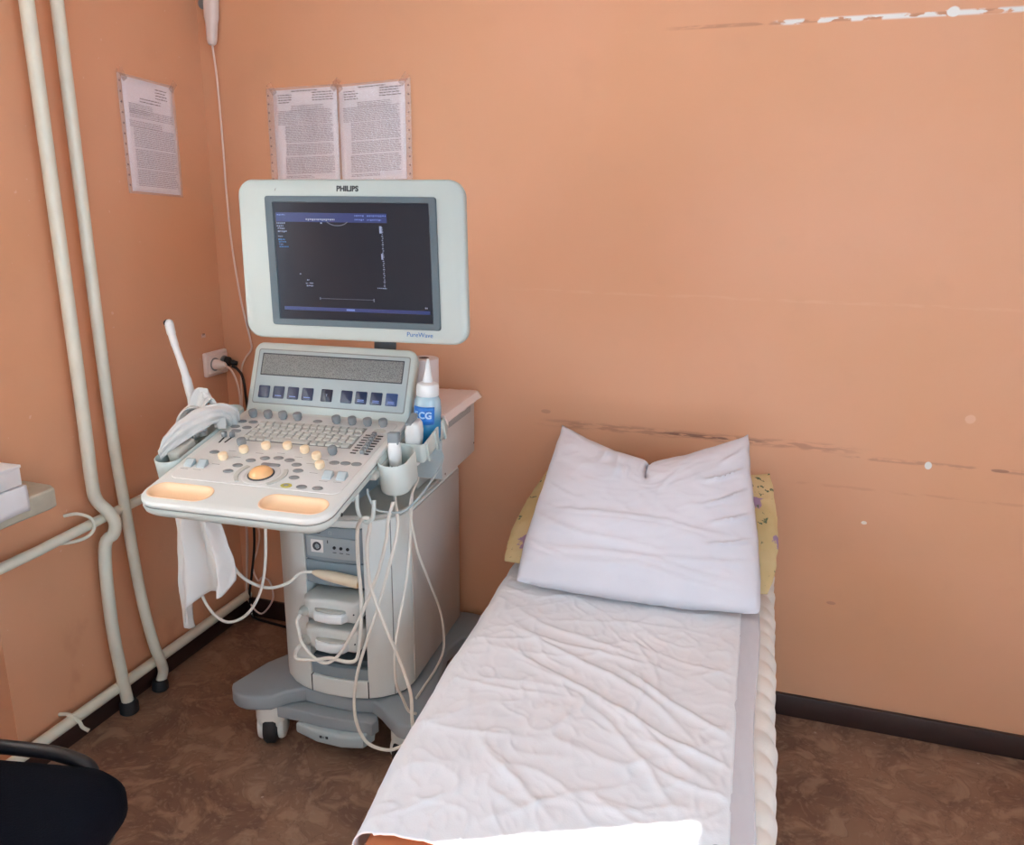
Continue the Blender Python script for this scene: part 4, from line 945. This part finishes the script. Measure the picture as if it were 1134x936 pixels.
def wr(x, y):
    """wrinkles of the white sheet"""
    d = .0
    for (cx, cy, ang, ln, w_, h_) in ((1.44, -.80, -36, .26, .010, .0065), (1.50, -.93, -33, .24, .009, .0055), (1.36, -.66, -24, .18, .009, .004), (1.60, -.85, -28, .15, .008, .0065), (1.55, -1.03, -42, .16, .009, .005),
                                      (1.62, -.96, -22, .13, .007, .006), (1.30, -.90, 8, .13, .008, .003), (1.28, -1.05, 14, .12, .010, .003), (1.45, -.60, 4, .2, .008, .0025), (1.38, -1.14, -50, .14, .010, .004), (1.66, -1.06, -20, .10, .007, .004),
                                      (1.52, -.74, -58, .10, .006, .004), (1.24, -.74, 26, .11, .008, .003), (1.62, -.70, -8, .10, .007, .003), (1.45, -1.2, 30, .12, .008, .003), (1.58, -1.18, -15, .10, .008, .003), (1.40, -.72, -18, .2, .007, .004), (1.33, -.80, -30, .10, .006, .003)):
        a = R(ang); dx, dy = x-cx, y-cy; l = dx*math.cos(a)+dy*math.sin(a); s = -dx*math.sin(a)+dy*math.cos(a)
        s += .020*math.sin(l*11+cx*20)+.008*noise.noise(Vector((l*9, cx*7, 1)))
        d += h_*math.exp(-(l/ln)**4*1.5)*math.exp(-abs(s/w_)**1.3)
    wx = x+.05*noise.noise(Vector((x*6, y*6, 9))); wy = y+.05*noise.noise(Vector((x*6, y*6, 5)))
    n1 = 1-abs(noise.noise(Vector((wx*6+wy*3, wy*7-wx*2, .3)))*2.2); n2 = 1-abs(noise.noise(Vector((wx*15-wy*4, wy*14+wx*5, 1.7)))*2.2)
    n3 = 1-abs(noise.noise(Vector((wx*34, wy*30+wx*9, 4.1)))*2.2)
    return d+.0030*max(0, n1)**4+.0020*max(0, n2)**4+.0008*max(0, n3)**3+.002*noise.noise(Vector((x*3, y*3, 8)))
def sheetf(u, v):
    y0 = -.30; y = y0+v*(-1.33-y0)
    U0 = .16
    if u < U0:
        a = (U0-u)/U0; ang = min(a/.35, 1)*math.pi/2
        ye = lerp_tab(YE, 1.235-.03*a); y = y0+v*(ye-y0); xe = xL(y)
        x = xe+.03-.034*math.sin(ang)-.014*max(0, a-.35)+.007*math.sin(y*31)*max(0, a-.3); z = BT_+.006-.036*(1-math.cos(ang))-max(0, a-.35)*.26
        x -= .010*max(0, noise.noise(Vector((y*9, a*2, 3))))
        return Vector((x, y, z+wr(x, y)*max(0, 1-a*2)))
    k = (u-U0)/(1-U0); xr = 1.683-.043*y+.003*fbm((y*5, 1, 1))
    x = xL(y)+.03+(xr-xL(y)-.03)*k; ye = lerp_tab(YE, x); y = y0+v*(ye-y0)
    z = BT_+.006+wr(x, y)*(1 if k < .97 else (1-k)/.03)
    return Vector((x, y, z))
t = thing('bed_sheet', 'crumpled white cotton sheet covering most of the couch, sunlit at its foot', 'sheet', (1.45, -.85, .52))
b = BM(); grid(b, sheetf, 190, 280); solid(obj('fabric', b, 'linen', t, 80), .0022)
t = thing('underlay_sheet', 'thin greyish gauze underlay showing as a narrow strip right of the white sheet', 'sheet', (1.72, -.85, .517))
b = BM(); grid(b, lambda u, v: Vector(((1.665+u*(1.727+.004*math.sin(v*9)+.030*v+.010-1.665)), -.38-v*1.0, BT_+.0062-.0035*max(0, .35-u)+.0010*fbm((u*3, v*12, 2)))), 24, 120); solid(obj('fabric', b, 'gauze', t), .0012)

# pillows
def pillow(name, label, m, C, thick, notch, wrs, seed, extra=None, loc=None):
    BL, BR, TL, TR = [Vector(c) for c in C]
    nrm = ((BR-BL).cross(TL-BL)).normalized()
    if nrm.y > 0: nrm = -nrm
    up = ((TL+TR)-(BL+BR)).normalized(); rt = (BR-BL).normalized()
    def pt(s, t, side):
        P = BL.lerp(BR, s).lerp(TL.lerp(TR, s), t)
        es = 4*s*(1-s); et = 4*t*(1-t)
        P = P+rt*(s-.5)*2*wrs['side']*et
        P = P-up*wrs['top']*(1-abs(2*s-1)**1.5)*t**2
        P = P-up*wrs['bot']*es*(1-t)**2-rt*(s-.5)*2*.016*(1-t)**7
        if notch: P = P-up*notch*math.exp(-abs((s-.515)/.035)**1.2)*t**8
        e = (max(es, 0)**.42)*(max(et, 0)**.38)
        h = thick*e*(1.0 if side > 0 else .30)
        if side > 0:
            w_ = 0
            for (cs, ct_, ang, ln, wd, hh) in wrs['f']:
                a = R(ang); dx, dy = s-cs, t-ct_; l = dx*math.cos(a)+dy*math.sin(a); q_ = -dx*math.sin(a)+dy*math.cos(a)+.02*math.sin(l*9+cs*9)
                w_ += hh*math.exp(-(l/ln)**4)*math.exp(-abs(q_/wd)**1.6)
            w_ += .0018*(1-abs(noise.noise(Vector((s*5+seed, t*4, seed)))*2))**2+.0014*(1-abs(noise.noise(Vector((s*9-t*4, t*12, seed+2)))*2))**3
            h += w_*min(1, e*1.6)
        h_ = h*side
        P = P+nrm*h_+Vector((.004*fbm((s*6, t*6, seed)), 0, .004*fbm((s*5, t*7, seed+4))))
        if P.y > -.006: P.y = -.006-.02*(e < .0)
        if P.z < BT_+.010: P.z = BT_+.010+.2*(P.z-BT_-.010)*0
        return P
    b = BM(); grid(b, lambda u, v: pt(u, v, 1), 90, 90); grid(b, lambda u, v: pt(u, v, -1), 30*3, 90)
    bmesh.ops.remove_doubles(b, verts=b.verts, dist=.0004)
    o = obj(name, b, m, None, 80); tag(o, label, 'pillow'); return o
pillow('pillow', 'yellow floral pillow behind the white pillow, against the back wall', 'floral',
       ((1.105, -.43, .555), (1.770, -.40, .555), (1.150, -.085, .715), (1.735, -.075, .745)), .034, 0, dict(side=.014, top=.03, bot=.0, f=[(.05, .5, 60, .2, .05, .006), (.95, .6, 100, .2, .05, .006)]), 3)
pillow('pillow', 'large white pillow with a dented top, leaning on the yellow floral pillow', 'pillow',
       ((1.162, -.505, .544), (1.756, -.480, .544), (1.192, -.160, .848), (1.674, -.150, .866)), .070, .018,
       dict(side=-.002, top=.102, bot=.015, f=[(.5, .40, -5, .45, .012, .004), (.5, .36, -5, .45, .05, .006), (.5, .12, -5, .45, .030, .008), (.517, .86, 88, .13, .0065, -.030), (.36, .84, 80, .16, .03, .007), (.28, .90, 70, .12, .02, .006),
        (.88, .74, 24, .10, .009, .013), (.89, .60, 30, .12, .009, .013), (.9, .47, 24, .10, .009, .012), (.9, .34, 20, .12, .009, .011), (.92, .88, 34, .08, .009, .011), (.12, .55, -24, .08, .010, .006), (.1, .2, -18, .1, .010, .007), (.42, .80, 82, .10, .008, .006), (.62, .70, 70, .10, .012, .004), (.10, .35, -20, .15, .02, .006), (.45, .18, -6, .5, .018, .006), (.3, .28, -12, .3, .018, .005), (.8, .22, 10, .2, .015, .006)]), 7)

# ------------------------------------------------------------------ office chair, lower left
CH = T(.600, -1.560, 0) @ Rz(12)
t = thing('office_chair', 'dark navy upholstered office chair with looped black armrest, lower left corner', 'chair', (.60, -1.56, 0))
b = BM(); rs = []
for z, ins in ((.432, .04), (.440, .012), (.455, .0), (.475, .0), (.492, .010), (.500, .03), (.503, .07), (.504, .12)): rs.append(ring(rrect(.46-2*ins, .45-2*ins, .10-ins*.5, 10), z, CH))
rings(b, rs); obj('seat', b, 'navy', t, 60)
b = BM(); rbox(b, .42, .41, .08, .415, .436, .008, CH); obj('seat_pan', b, 'blackp', t)
b = BM(); rs = []
BK = CH @ T(-.235, 0, .72) @ Ry(-80)
for z, ins in ((-.03, .04), (-.022, .01), (-.010, 0), (.010, 0), (.022, .012), (.028, .05)): rs.append(ring(rrect(.34-2*ins, .42-2*ins, .09-ins*.5, 8), z, BK))
rings(b, rs); obj('backrest', b, 'navy', t, 60)
b = BM(); tube(b, [(-.05, 0, .41), (-.22, 0, .40), (-.275, 0, .45), (-.275, 0, .66)], .014, 10, 6, Mx=CH); obj('back_bar', b, 'blackp', t)
for s in (1, -1):
    b = BM(); tube(b, [(.03, s*.19, .425), (.075, s*.205, .430), (.115, s*.222, .450), (.112, s*.236, .474), (.06, s*.244, .488), (.00, s*.246, .492), (-.12, s*.246, .494), (-.24, s*.242, .492), (-.27, s*.235, .475), (-.25, s*.21, .44), (-.16, s*.19, .425)], .0125, 12, 8, Mx=CH); obj('armrest', b, 'blackp', t)
b = BM(); tube(b, [(0, 0, .09), (0, 0, .415)], .025, 14, smooth=False, Mx=CH); obj('gas_lift', b, 'blackp', t)
for k in range(5):
    a = 72*k+10; L_ = CH @ Rz(a)
    b = BM(); tube(b, [(0, 0, .105), (.15, 0, .10), (.27, 0, .075)], [.026, .02, .015], 10, 5, Mx=L_); st = obj('star_leg', b, 'blackp', t)
    b = BM(); lathe(b, [(.018, -.022), (.026, -.018), (.026, .018), (.018, .022)], L_ @ T(.27, 0, .0265) @ Rx(90), 18); obj('caster', b, 'rubber', st)
    b = BM(); tube(b, [(.27, 0, .04), (.27, 0, .075)], .008, 8, smooth=False, Mx=L_); obj('caster_stem', b, 'metal', st)
